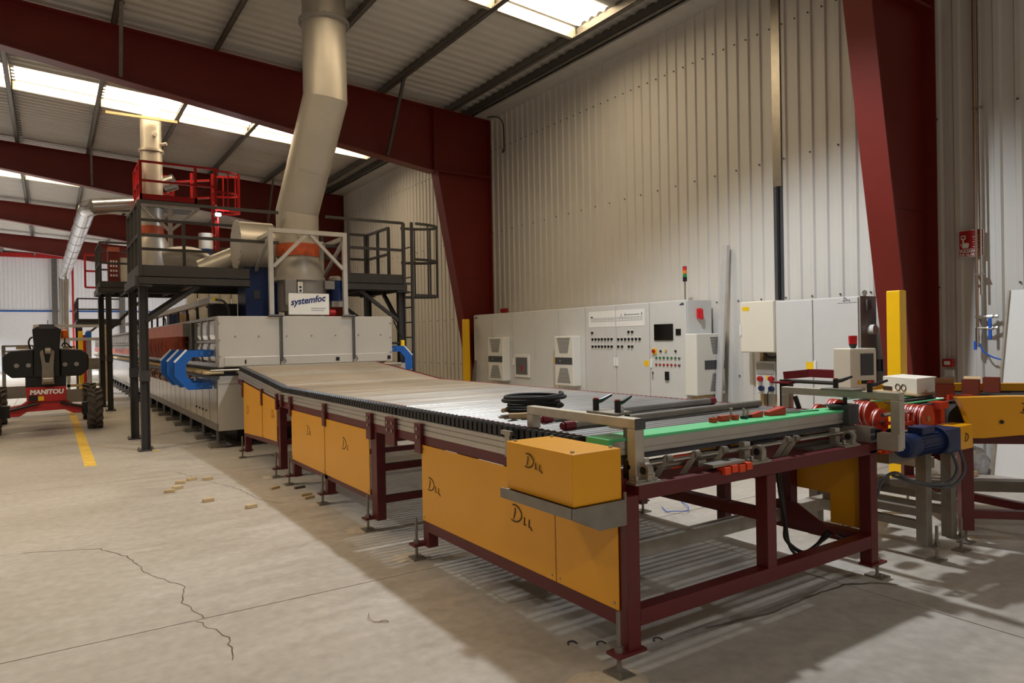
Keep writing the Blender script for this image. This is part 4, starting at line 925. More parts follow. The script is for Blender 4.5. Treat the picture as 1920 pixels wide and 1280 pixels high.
# ducts around it
bc = thing('dust_cone', (3.36, 19, 3.3), 'white hopper with a blue cone between the two flues', 'hopper')
MB().cyl((3.36, 19, 4.0), (3.36, 19, 4.4), .17, 20).build('drum', 'carton', bc); MB().cyl((3.36, 19, 3.3), (3.36, 19, 4.0), .08, 20, .15).build('cone', 'blue', bc)
el = thing('elbow_duct', (2.7, 17, 2.6), 'grey elbow duct lying behind the platform railing', 'duct')
MB().tube([(2.2, 17.2, 3.45), (2.5, 17.1, 3.5), (2.8, 17, 3.45), (3.05, 16.95, 3.2), (3.15, 16.9, 2.85), (3.15, 16.9, 2.0)], .3, 20).build('pipe', 'fan_grey', el)
# silver duct running to the end wall
sd = thing('silver_duct', (.9, 20, 4.8), 'shiny silver insulated duct bending down to the far end', 'duct')
MB().cyl((1.85, 20.0, 5.17), (.95, 20.0, 5.03), .2, 20).build('pipe_section', 'duct', sd)
MB().tube([(.98, 20.0, 5.03), (.86, 20.1, 5.0), (.84, 20.4, 5.0)], .2, 20).build('pipe_elbow', 'duct', sd)
n = 9
for i in range(n):
    a = Vector((.84, 20.3, 5.0)).lerp(Vector((.62, 36, 4.78)), i/n); b = Vector((.84, 20.3, 5.0)).lerp(Vector((.62, 36, 4.78)), (i+1)/n)
    MB().cyl(a, b, .2, 20).build('pipe_section', 'duct', sd)
    MB().cyl(b-Vector((0, .03, 0)), b+Vector((0, .03, 0)), .207, 20).build('joint_band', 'galv', sd)
MB().tube([(.62, 35.9, 4.78), (.6, 36.3, 4.7), (.58, 36.4, 4.4), (.56, 36.4, 2.0), (.56, 36.4, 0)], .2, 20).build('drop_pipe', 'duct', sd)
rpp = MB().cyl((1.25, 50, 0), (1.25, 50, 6.6), .06, 10).build('red_riser_pipe', 'railing_red'); tag(rpp, 'thin red riser pipe in front of the white end wall', 'pipe')
# LED floodlight on its pole
fd = thing('led_floodlight', (3.56, 18.45, 2.02), 'small dazzling white floodlight on the red ladder pole', 'lamp')
MB().box(3.48, 3.64, 18.42, 18.46, 4.76, 4.86).build('housing', 'black', fd); MB().cyl((3.56, 18.48, 2.012), (3.56, 18.48, 4.86), .022, 8).build('pole', 'railing_red', fd); MB().box(3.5, 3.62, 18.415, 18.42, 4.78, 4.84).build('led_panel', 'led', fd)
ld_ = bpy.data.lights.new('led', 'SPOT'); ld_.energy = 60; ld_.spot_size = R(140); ld_.color = (.9, .95, 1); ld_.shadow_soft_size = .05
lo = bpy.data.objects.new('led_beam', ld_); COL.objects.link(lo); lo.parent = fd; lo.location = (0, -.06, 2.79); lo.rotation_euler = (R(80), 0, 0)

# ================================================================== BOOM LIFT
bl = thing('boom_lift', (0, 16.4, 0), 'red and black boom lift parked in the left aisle', 'boom lift')
def tyre(cx, cy, name='wheel'):
    r, w_ = .385, .12
    o = MB().lathe([(.2, -w_), (r-.06, -w_), (r-.025, -w_+.03), (r-.025, w_-.03), (r-.06, w_), (.2, w_)], (cx, cy, r), 'x', 28).build(name, 'tyre', bl)
    tr_ = MB()
    for k in range(16):
        for s in (-1, 1):
            a = (k + (.5 if s > 0 else 0))*2*math.pi/16; P = []
            for rr_ in (r-.03, r+.012):
                for (u, da) in ((s*.005, .0), (s*.125, -.22), (s*.125, -.06), (s*.005, .16)):
                    P.append((cx+u, cy+rr_*math.cos(a+da), r+rr_*math.sin(a+da)))
            tr_.add(P, [(0, 3, 2, 1), (4, 5, 6, 7), (0, 1, 5, 4), (1, 2, 6, 5), (2, 3, 7, 6), (3, 0, 4, 7)])
    tr_.build('tread_lugs', 'tyre', o)['kind'] = 'stuff'
    MB().cyl((cx-.125, cy, r), (cx+.125, cy, r), .19, 18).build('hub', 'grey_dark', o)
for (x, y) in ((.715, 15.75), (-.885, 15.75), (.715, 17.9), (-.885, 17.9)): tyre(x, y)
q = lambda u, v, t: (u, t, v)
MB().prism([(-.62, .5), (-.45, .53), (-.36, .6), (.24, .6), (.36, .5), (.5, .48), (.5, .33), (.36, .33), (.22, .41), (-.36, .4), (-.48, .32), (-.62, .32)], q, 15.55, 15.75).build('axle_beam', 'boom_red', bl, bevel=.01)
MB().prism([(-.38, .85), (.255, .85), (.25, .58), (-.36, .58)], q, 15.5, 18).build('chassis', 'boom_red', bl, bevel=.01)
MB().box(-.33, -.2, 15.47, 15.5, .6, .7).build('access_hole', 'black', bl)
MB().box(-.19, -.1, 15.492, 15.5, .6, .68).build('warning_label', 'label_yellow', bl)
text('MANITOU', .115, (-.315, 15.494, .72), (1, 0, 0), (0, 0, 1), 'white_text', bl, bold=.006, shear=.12, sx=.98)
for x in (-.62, .5): s = -1 if x < 0 else 1; MB().box(min(x, x+s*.14), max(x, x+s*.14), 15.6, 15.85, .3, .52).build('steering_knuckle', 'black', bl); MB().cyl((x, 15.5, .45), (x*.3, 15.5, .55), .025, 8).build('steering_ram', 'black', bl)
MB().box(-.38, .255, 15.62, 18, .85, 1.05).build('turntable', 'black', bl)
def cw(x0, x1): 
    s = 1 if x1 > 0 else -1; xo, xi = (x1, x0) if s > 0 else (x0, x1)
    return MB().prism([(xi, 1.03), (xo-s*.13, 1.03), (xo-s*.02, 1.14), (xo, 1.2), (xo, 1.4), (xo-s*.03, 1.46), (xo-s*.12, 1.53), (xi, 1.555)], q, 15.6, 17.2).build('counterweight', 'black', bl, bevel=.02)
for (a, b, eyes) in ((-.715, -.24, (-.507, -.327)), (.16, .625, (.24, .424))):
    o = cw(a, b)
    for x in eyes: MB().cyl((x, 15.59, 1.255), (x, 15.601, 1.255), .04, 16).cyl((x, 15.58, 1.265), (x, 15.6, 1.265), .015, 8).build('lifting_eye', 'grey_side', o)
MB().prism([(-.25, 1.03), (.16, 1.03), (.16, 1.6), (.19, 1.92), (.1, 1.97), (-.18, 1.97), (-.26, 1.92), (-.24, 1.6)], q, 15.5, 16.4).build('boom_tower', 'black', bl, bevel=.015)
MB().box(-.155, .088, 15.49, 15.8, 1.93, 2.01).build('boom_cap', 'grey_dark', bl)
MB().cyl((-.02, 15.6, 2.0), (-.02, 15.6, 2.09), .006, 6).build('antenna', 'black', bl)
lk = MB().prism([(-.13, .9), (-.12, 1.2), (-.15, 1.5), (-.1, 1.55), (-.06, 1.3), (-.01, 1.3), (.03, 1.55), (.08, 1.5), (.06, 1.2), (.07, .9)], q, 15.42, 15.5).build('lift_link', 'steel_dull', bl, bevel=.008)
MB().cyl((-.07, 15.44, 1.52), (.02, 15.44, 1.52), .07, 16).cyl((-.11, 15.44, .98), (.05, 15.44, .98), .075, 16).build('link_pin', 'steel', lk)
MB().cyl((-.03, 15.46, 1.0), (-.03, 15.46, 1.3), .04, 12).build('lift_ram', 'black', bl)
o = MB().cyl((.25, 16, 1.6), (.25, 16, 1.75), .012, 8).build('beacon_stalk', 'black', bl)
MB().lathe([(.065, 1.75), (.065, 1.77), (.06, 1.78), (.055, 1.9), (.03, 1.92)], (.25, 16, 0), n=16).build('amber_beacon', 'amber', o)
MB().tube([(-.3, 16.2, 1.55), (-.33, 16.2, 1.68), (-.29, 16.2, 1.77), (-.22, 16.2, 1.78)], .015, 8).tube([(.2, 15.9, 1.6), (.24, 15.9, 1.67), (.3, 15.9, 1.63), (.36, 15.9, 1.55)], .012, 8).build('hydraulic_hose', 'black', bl)
for s in (-.42, .32): MB().box(s-.1, s+.1, 15.9, 17, 1.555, 1.6).build('engine_hood', 'cardboard', bl)
# basket behind
bk = MB()
for (a, b) in (((-.86, 19, .5), (-.86, 19, 1.62)), ((-.86, 19, 1.62), (-.3, 19, 1.62)), ((-.86, 19, 1.5), (-.3, 19, 1.5)), ((-.3, 19, .5), (-.3, 19, 1.62)), ((-.86, 19.7, .5), (-.86, 19.7, 1.62)), ((-.86, 19, 1.62), (-.86, 19.7, 1.62))): bk.beam(a, b, .04, .04)
bk.box(-.86, .9, 19, 19.7, .45, .5).box(-.86, -.3, 18.98, 19, .5, .72).box(.1, .62, 18.98, 19, .3, .6)
bk.build('work_basket', 'grey_side', bl)

# ---- store of things behind the boom lift
sr = thing('pipe_rack', (.5, 24, 0), 'long grey rack with rails behind the boom lift', 'rack')
for z in (2.17, 1.8): MB().box(-.35, 1.5, 22.96, 23.04, z-.05, z+.03).build('rail', 'white_tube', sr)
for x in (-.33, 1.35): MB().box(x-.03, x+.03, 22.97, 23.03, 0, 2.2).build('post', 'wood', sr)
bench = thing('roller_bench', (.95, 24.5, 0), 'low steel bench stacked with pale ceramic rollers', 'bench')
MB().box(.4, 1.3, 24, 24.9, .9, 1.22).build('trough', 'steel_dull', bench)
for z in (.4, .25): MB().box(.4, 1.3, 24, 24.06, z, z+.08).build('cross_bar', 'wood', bench)
for x in (.45, 1.25): MB().box(x-.04, x+.04, 24, 24.08, 0, .9).build('leg', 'galv', bench)
for i in range(9): MB().cyl((.75+.06*(i % 5), 24, 1.25+.05*(i//5)), (.75+.06*(i % 5), 24.9, 1.25+.05*(i//5)), .025, 10).build('ceramic_roller', 'wood', bench)
tag(MB().box(.74, .86, 25.0, 25.1, 0, 2.05).build('guard_post', 'yellow_bright', bevel=.008), 'yellow guard post far off behind the boom lift', 'post', 'yellow guard posts')
gp = thing('gas_valve_unit', (1.0, 26.6, 0), 'red and blue gas valve unit far behind the boom lift', 'valve unit')
MB().cyl((.93, 26.6, 0), (.93, 26.6, 1.95), .08, 14).build('red_cylinder', 'sign_red', gp); MB().cyl((1.08, 26.6, 0), (1.08, 26.6, 2.1), .07, 14).build('grey_column', 'grey_side', gp); MB().box(0.98, 1.15, 26.45, 26.55, 1.8, 2.05).build('blue_valve', 'blue', gp)

# ================================================================== CONTROL CABINETS ALONG THE WALL
XF = 8.3
def S1(y, z): return (y*8.3/8.4, 1.6 + (z-1.6)*8.3/8.4)       # from the survey plane to the door plane
CD = [14.04, 13.23, 12.42, 11.61, 10.79, 9.97, 9.13, 8.31, 7.495]   # door edges
CT = 2.155
def cab_body(t, ya, yb, zt=CT, xf=XF, xb=8.88, mt='cabinet'):
    MB().box(xf+.024, xb, yb, ya, .1, zt).build('body', mt, t, bevel=.006)
    MB().box(xf+.04, xb, yb+.01, ya-.01, 0, .1).build('plinth', 'grey_dark', t)
def door(t, ya, yb, zt=CT, xf=XF, mt='cabinet'):
    return MB().box(xf, xf+.022, yb+.009, ya-.009, .115, zt-.012).build('door', mt, t, bevel=.005)
def handle(d, y, z, xf=XF): MB().box(xf-.022, xf, y-.017, y+.017, z-.075, z+.075).build('handle', 'white', d, bevel=.005); 
def sticker(d, y, z, xf=XF): MB().box(xf-.002, xf, y-.055, y+.055, z-.048, z+.048).build('warning_label', 'label_yellow', d)
def louvre(parent, xf, poly_y, z0, z1, n, w0, w1, d=.003):
    # dark slots narrowing from top (w1) to bottom (w0), centred at poly_y
    mb = MB()
    for i in range(n):
        f = i/(n-1); z = z0 + (z1-z0)*f; h = (w0 + (w1-w0)*f)/2
        mb.box(xf-d, xf+.002, poly_y-h, poly_y+h, z, z+(z1-z0)/n*.5)
    return mb.build('louvre', 'grey_dark', parent)
def ac_unit(t, ya, yb, z0, z1, xf, dep=.2):
    o = MB().box(xf-dep, xf, yb, ya, z0, z1).build('cooling_unit', 'ac', t, bevel=.015)
    yc = (ya+yb)/2; w_ = ya-yb; x = xf-dep
    MB().box(x-.004, x, yb+.02, ya-.02, z0+.43*(z1-z0), z0+.57*(z1-z0)).build('control_strip', 'grey_dark', o)
    MB().cyl((x-.008, yc+.1, z0+.5*(z1-z0)), (x-.004, yc+.1, z0+.5*(z1-z0)), .018, 12).build('display', 'grey_side', o)
    louvre(o, x, yc, z0+.66*(z1-z0), z0+.95*(z1-z0), 12, w_*.45, w_*.72); louvre(o, x, yc, z0+.06*(z1-z0), z0+.34*(z1-z0), 12, w_*.72, w_*.42)
    return o
G = 'grey control cabinets along the wall'
cabA = thing('control_cabinet', (8.6, 13.23, 0), 'leftmost tall grey control cabinet with a narrow cooling unit', 'cabinet', G); cab_body(cabA, CD[0]-.003, CD[2]+.003)
dA1 = door(cabA, CD[0], CD[1]); dA2 = door(cabA, CD[1], CD[2]); sticker(dA1, 13.34, 1.15); handle(dA1, 13.26, 1.16); ac_unit(cabA, 13.1, 12.5, .68, 1.62, XF)
MB().prism([(13.99, 2.06), (13.85, 2.085), (13.85, 2.1), (13.92, 2.1), (13.99, 2.075)], lambda u, v, t: (t, u, v), XF-.002, XF).build('maker_logo', 'navy_text', dA1)
cabB = thing('control_cabinet', (8.6, 11.6, 0), 'tall grey control cabinet with a small glazed window in its door', 'cabinet', G); cab_body(cabB, CD[2]-.003, CD[4]+.003)
dB1 = door(cabB, CD[2], CD[3]); dB2 = door(cabB, CD[3], CD[4]); sticker(dB2, 10.9, 1.15); handle(dB2, 10.81, 1.16)
MB().box(XF-.03, XF, 11.77, 12.31, .77, 1.25).build('window_frame', 'ac', dB1, bevel=.006); MB().box(XF-.034, XF-.03, 11.83, 12.25, .83, 1.19).build('window_pane', 'pane_grey', dB1)
MB().box(XF-.038, XF-.034, 12.0, 12.06, .9, 1.02).build('red_switch', 'sign_red', dB1); handle(dB1, 12.37, 1.1)
cabC = thing('control_cabinet', (8.6, 10.38, 0), 'tall grey control cabinet with one cooling unit, left of the button doors', 'cabinet', G); cab_body(cabC, CD[4]-.003, CD[5]+.003)
dC = door(cabC, CD[4], CD[5]); ac_unit(cabC, 10.66, 10.1, .68, 1.62, XF); handle(dC, 10.74, 1.16)
cabD = thing('control_cabinet', (8.6, 9.13, 0), 'two-door control cabinet with rows of black switches and a line diagram', 'cabinet', G); cab_body(cabD, CD[5]-.003, CD[7]+.003)
dD1 = door(cabD, CD[5], CD[6]); dD2 = door(cabD, CD[6], CD[7])
for d_, ya, yb in ((dD1, 9.86, 9.14), (dD2, 9.12, 8.42)):
    pl = MB().box(XF-.004, XF, yb, ya, 1.77, 2.055).build('diagram_plate', 'white', d_)
    ln = MB(); x = XF-.0055
    for z in (1.87, 1.9, 1.925): ln.box(x, x+.001, yb+(.03 if yb < 9 else 0), ya-(0 if yb < 9 else .06), z, z+.004)
    for i in range(8): ln.box(x, x+.001, ya-.1-i*.075, ya-.097-i*.075, 1.865, 1.935)
    if yb < 9: ln.box(x, x+.001, 8.53, 8.9, 1.965, 1.975).box(x, x+.001, 8.88, 8.89, 1.94, 2.0).box(x, x+.001, 8.98, 8.99, 1.93, 1.99).box(x, x+.001, 8.47, 8.49, 1.95, 2.0)
    else: ln.box(x, x+.001, 9.74, 9.8, 1.94, 1.965)
    ln.build('diagram_lines', 'grey_text', pl)['kind'] = 'stuff'
def knob(d, y, z, mt='black', r=.02):
    y, z = S1(y, z); MB().cyl((XF-.02, y, z), (XF, y, z), r*1.1, 10).box(XF-.032, XF-.02, y-.006, y+.006, z-r, z+r).build('selector_switch', mt, d)
    MB().box(XF-.002, XF, y-.022, y+.022, z+.028, z+.045).build('tag', 'white', d)
for y in [9.87-.0875*i for i in range(7)]: knob(dD1, y, 1.55); knob(dD1, y, 1.417)
knob(dD1, 9.878, 1.67)
for y in [9.17-.089*i for i in range(7)]: knob(dD2, y, 1.546)
for y in (9.173, 9.076, 8.904, 8.822): knob(dD2, y, 1.417)
knob(dD2, 8.905, 1.672); knob(dD2, 8.815, 1.67)
handle(dD1, 9.16, 1.15); handle(dD2, 9.10, 1.15); sticker(dD2, 8.39, 1.14)
cabE = thing('control_cabinet', (8.6, 7.9, 0), 'rightmost control cabinet of the row with black touch screen and push buttons', 'cabinet', G); cab_body(cabE, CD[7]-.003, CD[8])
dE = door(cabE, CD[7], CD[8]); handle(dE, 8.27, 1.14)
MB().box(XF-.02, XF, 7.78, 8.19, 1.52, 1.785).build('touch_screen', 'screen', dE, bevel=.006)
MB().box(XF-.012, XF, 7.62, 7.72, 1.6, 1.7).build('meter', 'black', dE)
def button(d, y, z, mt, r=.018):
    y, z = S1(y, z); MB().cyl((XF-.01, y, z), (XF, y, z), r*1.2, 12).build('button_ring', 'steel', d); MB().cyl((XF-.022, y, z), (XF-.01, y, z), r*.9, 12).build('push_button', mt, d)
for i in range(7): button(dE, 8.253-.084*i, 1.232, 'stack_green'); button(dE, 8.255-.084*i, 1.118, 'sign_red')
button(dE, 7.75, 1.237, 'white'); button(dE, 7.753, 1.126, 'white'); button(dE, 8.152, 1.341, 'black'); button(dE, 8.039, 1.347, 'label_yellow'); button(dE, 7.825, 1.343, 'black')
y, z = S1(8.29, 1.34); MB().box(XF-.02, XF, y-.045, y+.045, z-.045, z+.045).build('isolator_plate', 'label_yellow', dE); MB().cyl((XF-.05, y, z), (XF-.02, y, z), .03, 12).build('isolator_knob', 'sign_red', dE)
y, z = S1(8.012, .937); MB().box(XF-.03, XF, y-.035, y+.035, z-.07, z+.07).build('socket', 'black', dE)
y, z = S1(8.342, .93); MB().cyl((XF-.01, y, z+.05), (XF, y, z+.05), .022, 10).box(XF-.012, XF-.006, y-.006, y+.006, z-.06, z+.04).build('key', 'steel', dE)
MB().prism([(7.64, 2.07), (7.55, 2.07), (7.55, 2.1), (7.58, 2.115), (7.64, 2.085)], lambda u, v, t: (t, u, v), XF-.002, XF).build('maker_logo', 'grey_text', dE)
# side of the rightmost cabinet: cooling unit and red siren
ys_ = CD[8]
o = MB().box(8.24, 8.9, ys_-.24, ys_-.002, .66, 1.62).build('side_cooling_unit', 'ac', cabE, bevel=.015)
MB().box(8.42, 8.88, ys_-.245, ys_-.24, 1.06, 1.2).build('control_strip', 'grey_dark', o)
mb = MB()
for i in range(12): f = i/11; h = .1+.06*f; mb.box(8.71-h, 8.71+h, ys_-.243, ys_-.238, 1.3+.25*f, 1.311+.25*f)
for i in range(12): f = i/11; h = .17-.06*f; mb.box(8.71-h, 8.71+h, ys_-.243, ys_-.238, .72+.26*f, .731+.26*f)
mb.build('louvre', 'grey_dark', o)
MB().box(8.4, 8.75, ys_-.12, ys_-.002, .5, .64).build('unit_foot', 'cardboard', cabE)
MB().box(8.52, 8.62, ys_-.05, ys_-.002, 1.86, 2.02).box(8.54, 8.6, ys_-.08, ys_-.05, 1.84, 2.0).build('siren', 'siren_red', cabE, bevel=.012)
sl = thing('stack_light', (8.5, 7.7, 2.155), 'small stack light with red amber green lenses on the cabinet row', 'signal light')
MB().cyl((8.5, 7.7, 2.155), (8.5, 7.7, 2.46), .012, 8).build('pole', 'steel', sl); MB().cyl((8.5, 7.7, 2.46), (8.5, 7.7, 2.53), .034, 14).build('base', 'black', sl)
for i, m_ in enumerate(('stack_green', 'stack_amber', 'siren_red')): MB().cyl((8.5, 7.7, 2.53+i*.055), (8.5, 7.7, 2.58+i*.055), .033, 14).build('lens', m_, sl)
MB().cyl((8.5, 7.7, 2.69), (8.5, 7.7, 2.7), .034, 14).build('cap', 'black', sl)
lp = MB().hexa([(8.55, 7.22, .0), (8.58, 7.13, .0), (8.6, 7.13, 0), (8.6, 7.22, 0), (8.86, 7.25, 3.01), (8.86, 7.15, 3.0), (8.93, 7.15, 3.0), (8.93, 7.25, 3.01)]).build('metal_profile', 'alu_bright'); tag(lp, 'tall bright metal profile leaning on the wall beside the cabinet row', 'profile')
# "Dll" cabinet, cream box, socket board
cabF = thing('control_cabinet', (8.6, 5.3, 0), 'two-door grey cabinet with a handwritten logo and a dark grey right side', 'cabinet', G)
cab_body(cabF, 5.907, 4.727, 2.045, XF, 8.66); dF1 = door(cabF, 5.907, 5.345, 2.045); dF2 = door(cabF, 5.345, 4.727, 2.045)
MB().box(XF+.02, 8.68, 4.715, 4.727, .1, 2.045).build('side_panel', 'grey_side', cabF)
MB().box(8.44, 8.55, 4.695, 4.715, 1.87, 2.0).build('vent_grille', 'grey_side', cabF); 
mb = MB()
for i in range(6): mb.box(8.45, 8.54, 4.69, 4.696, 1.88+i*.02, 1.89+i*.02)
mb.build('louvre', 'grey_dark', cabF)
MB().cyl((8.52, 4.64, 1.63), (8.52, 4.715, 1.63), .06, 18).build('filter_cap', 'white', cabF); MB().box(8.66, 8.72, 4.66, 4.715, 1.1, 1.25).build('junction_box', 'grey_dark', cabF)
handle(dF2, 5.315, 1.16); sticker(dF1, 5.395, 1.17)
dll((XF-.002, 4.93, 1.985), XD, YD, .05, dF2, r=.003, mt='grey_text'); MB().box(XF-.002, XF, 4.75, 5.0, 1.965, 1.969).build('logo_line', 'grey_text', dF2)
MB().cyl((8.5, 4.76, 2.045), (8.5, 4.76, 2.06), .02, 8).lathe([(.03, -.006), (.034, 0), (.03, .006), (.024, 0)], (8.5, 4.76, 2.09), 'x', 16).build('lifting_eye', 'steel', cabF)
cw_ = thing('wall_box', (8.75, 6.45, 1.33), 'cream wall-mounted electrical box with a yellow label, left of the logo cabinet', 'electrical box')
MB().box(8.6, 8.95, 6.135, 6.715, 1.325, 2.075).build('body', 'cream', cw_, bevel=.01)
o = MB().box(8.585, 8.6, 6.14, 6.71, 1.335, 2.065).build('door', 'cream', cw_, bevel=.006); MB().box(8.583, 8.585, 6.55, 6.67, 1.94, 2.0).build('warning_label', 'label_yellow', o); MB().box(8.56, 8.585, 6.685, 6.705, 1.58, 1.74).build('handle', 'white', o)
so = thing('socket_board', (8.86, 6.4, .7), 'grey socket board with red and blue outlets under the cream box', 'socket board')
MB().box(8.8, 8.95, 6.29, 6.61, .71, 1.19).build('board', 'cabinet', so, bevel=.006); MB().box(8.79, 8.8, 6.3, 6.59, 1.0, 1.16).build('breaker_window', 'grey_side', so)
for y, z, m_ in ((6.52, .93, 'sign_red'), (6.33, .935, 'sign_red'), (6.5, .79, 'navy'), (6.33, .79, 'navy')): MB().cyl((8.75, y, z), (8.8, y, z), .04, 14).build('outlet', m_, so)
MB().box(8.795, 8.8, 6.4, 6.43, .92, .98).build('sticker', 'label_yellow', so)
MB().tube([(8.74, 6.33, .79), (8.72, 6.35, .72), (8.74, 6.37, .55), (8.78, 6.36, .4)], .008, 6).build('cable', 'black', so)
for y in (6.3, 6.55): MB().box(8.9, 8.96, y, y+.06, .3, 1.32).build('mounting_rail', 'cardboard', so)
MB().tube([(8.85, 6.5, 1.32), (8.82, 6.4, 1.25), (8.84, 6.25, 1.26), (8.85, 6.2, 1.32)], .02, 8).build('cable_loom', 'black', so)
tag(MB().box(8.72, 8.94, 4.5, 4.6, 0, 1.9).build('wall_trunking', 'grey_dark'), 'dark grey cable trunking between the logo cabinet and the red column', 'trunking')

# ================================================================== OTHER THINGS ON THE WALL
G2 = 'yellow guard posts'
def ypost(x0, x1, y0, y1, h, label):
    t = thing('guard_post', ((x0+x1)/2, (y0+y1)/2, 0), label, 'post', G2)
    MB().box(x0, x1, y0, y1, 0, h).build('post', 'yellow_bright', t, bevel=.01); MB().box(x0-.04, x1+.04, y0-.04, y1+.04, 0, .02).build('base_plate', 'yellow_bright', t)
ypost(7.66, 7.8, 3.9, 4.05, 2.045, 'yellow guard post in front of the near red column'); ypost(8.02, 8.14, 13.95, 14.1, 2.06, 'yellow guard post left of the grey cabinet row')
sn = thing('fire_alarm_sign', (8.94, 3.74, 2.45), 'red fire alarm sign with hand and flames on the right wall', 'sign')
MB().box(8.935, 8.945, 3.6, 3.86, 2.45, 2.765).build('board', 'white', sn); MB().box(8.932, 8.936, 3.606, 3.854, 2.545, 2.758).build('pictogram_field', 'sign_red', sn); MB().box(8.932, 8.936, 3.606, 3.854, 2.457, 2.538).build('caption_field', 'sign_red', sn)
X_ = 8.9305
hd = MB(); F_ = lambda pts: hd.prism(pts, lambda u, v, t: (t, 3.86-u, 2.45+v), X_, X_+.002)
F_([(.025, .21), (.025, .255), (.075, .255), (.075, .21)]); F_([(.04, .12), (.04, .21), (.055, .21), (.055, .165), (.105, .165), (.11, .14), (.1, .105), (.045, .105), (.018, .15), (.024, .165)])
hd.build('hand_symbol', 'white_text', sn)
hd = MB(); hd.prism([(.034, .22), (.034, .246), (.066, .246), (.066, .22)], lambda u, v, t: (t, 3.86-u, 2.45+v), X_-.001, X_); hd.build('button_symbol', 'sign_red', sn)
hd = MB()
for k in range(5): hd.prism([(.14+.012*(k % 2), .115+.028*k), (.19, .108+.03*k), (.235, .125+.03*k), (.185, .122+.03*k)], lambda u, v, t: (t, 3.86-u, 2.45+v), X_, X_+.002)
hd.build('flame_symbol', 'white_text', sn)
text('PULSADOR', .042, (X_, 3.846, 2.503), XD, YD, 'white_text', sn, bold=.0015, sx=.98); text('DE ALARMA', .042, (X_, 3.846, 2.464), XD, YD, 'white_text', sn, bold=.0015, sx=.93)
cp = thing('fire_call_point', (8.94, 3.98, 1.15), 'small red fire call point on the right wall', 'alarm button')
MB().box(8.88, 8.95, 3.925, 4.04, 1.165, 1.26).build('housing', 'sign_red', cp, bevel=.008); MB().box(8.876, 8.88, 3.95, 4.015, 1.19, 1.235).build('glass', 'white', cp)
MB().cyl((8.94, 3.985, 1.26), (8.94, 3.985, 5.4), .007, 6).build('conduit', 'white_tube', cp); MB().box(8.9, 8.94, 3.93, 4.02, 1.05, 1.13).build('lower_plate', 'cabinet', cp)
ar = MB().box(8.86, 8.95, 13.55, 13.75, 2.2, 2.3).box(8.84, 8.86, 13.58, 13.72, 2.22, 2.28).build('alarm_sounder', 'sign_red', bevel=.01); tag(ar, 'small red alarm sounder above the leftmost cabinets', 'alarm')
pp = thing('air_pipe', (8.9, 3.63, 1.4), 'copper and steel compressed air pipe with blue valves on the right wall', 'pipe')
MB().cyl((8.9, 3.66, 1.45), (8.9, 3.66, 6.6), .016, 10).build('riser', 'copper_pipe', pp); MB().cyl((8.9, 3.615, 2.0), (8.9, 3.615, 6.6), .012, 10).build('riser', 'chrome', pp)
for z in (1.75, 2.24, 4.15, 5.6): MB().box(8.885, 8.95, 3.59, 3.685, z-.01, z+.01).build('pipe_clip', 'steel', pp)
for z in (1.75, 1.62):
    o = MB().cyl((8.9, 3.66, z), (8.9, 3.47, z), .015, 10).cyl((8.9, 3.47, z), (8.9, 3.45, z), .022, 8).cyl((8.9, 3.56, z), (8.9, 3.5, z), .024, 8).build('branch', 'chrome', pp)
    MB().box(8.87, 8.89, 3.51, 3.54, z-.13, z-.02).build('valve_lever', 'blue_hose', o)
MB().cyl((8.9, 3.66, 1.4), (8.9, 3.66, 1.62), .022, 10).build('drop_leg', 'chrome', pp); MB().box(8.87, 8.89, 3.665, 3.69, 1.37, 1.47).build('valve_lever', 'blue_hose', pp)
hs = MB().tube([(8.9, 3.64, 1.44), (8.88, 3.6, 1.36), (8.87, 3.52, 1.3), (8.86, 3.42, 1.265), (8.85, 3.3, 1.24)], .009, 8).build('air_hose', 'blue_hose', pp)
pn = thing('wall_panel_sheet', (8.75, 3.2, 0), 'white insulated panel leaning upright against the right wall', 'panel')
MB().hexa([(8.62, 3.42, 0), (8.62, 2.35, 0), (8.68, 2.35, 0), (8.68, 3.42, 0), (8.8, 3.3, 2.03), (8.8, 2.3, 2.03), (8.86, 2.3, 2.03), (8.86, 3.3, 2.03)]).build('sheet', 'white', pn)
MB().hexa([(8.6, 3.43, 0), (8.6, 3.41, 0), (8.7, 3.41, 0), (8.7, 3.43, 0), (8.78, 3.31, 2.03), (8.78, 3.29, 2.03), (8.88, 3.29, 2.03), (8.88, 3.31, 2.03)]).build('edge_trim', 'galv', pn)
hc = MB().tube([(8.75, 14.0, 6.85), (8.85, 13.9, 6.86), (8.93, 13.75, 6.8), (8.94, 13.6, 6.6), (8.94, 13.58, 6.1), (8.95, 13.6, 6.0), (8.94, 13.65, 5.97), (8.94, 13.62, 6.05)], .012, 6).build('hanging_cable', 'black'); tag(hc, 'black cable end hanging down at the eaves corner', 'cable')
tag(MB().hexa([(8.05, 13.86, 0), (8.2, 13.86, 0), (8.2, 13.9, 0), (8.05, 13.9, 0), (8.22, 13.86, 1.1), (8.26, 13.86, 1.1), (8.26, 13.9, 1.1), (8.22, 13.9, 1.1)]).build('metal_offcut', 'steel_dull'), 'short grey metal offcut leaning behind the far yellow post', 'offcut')

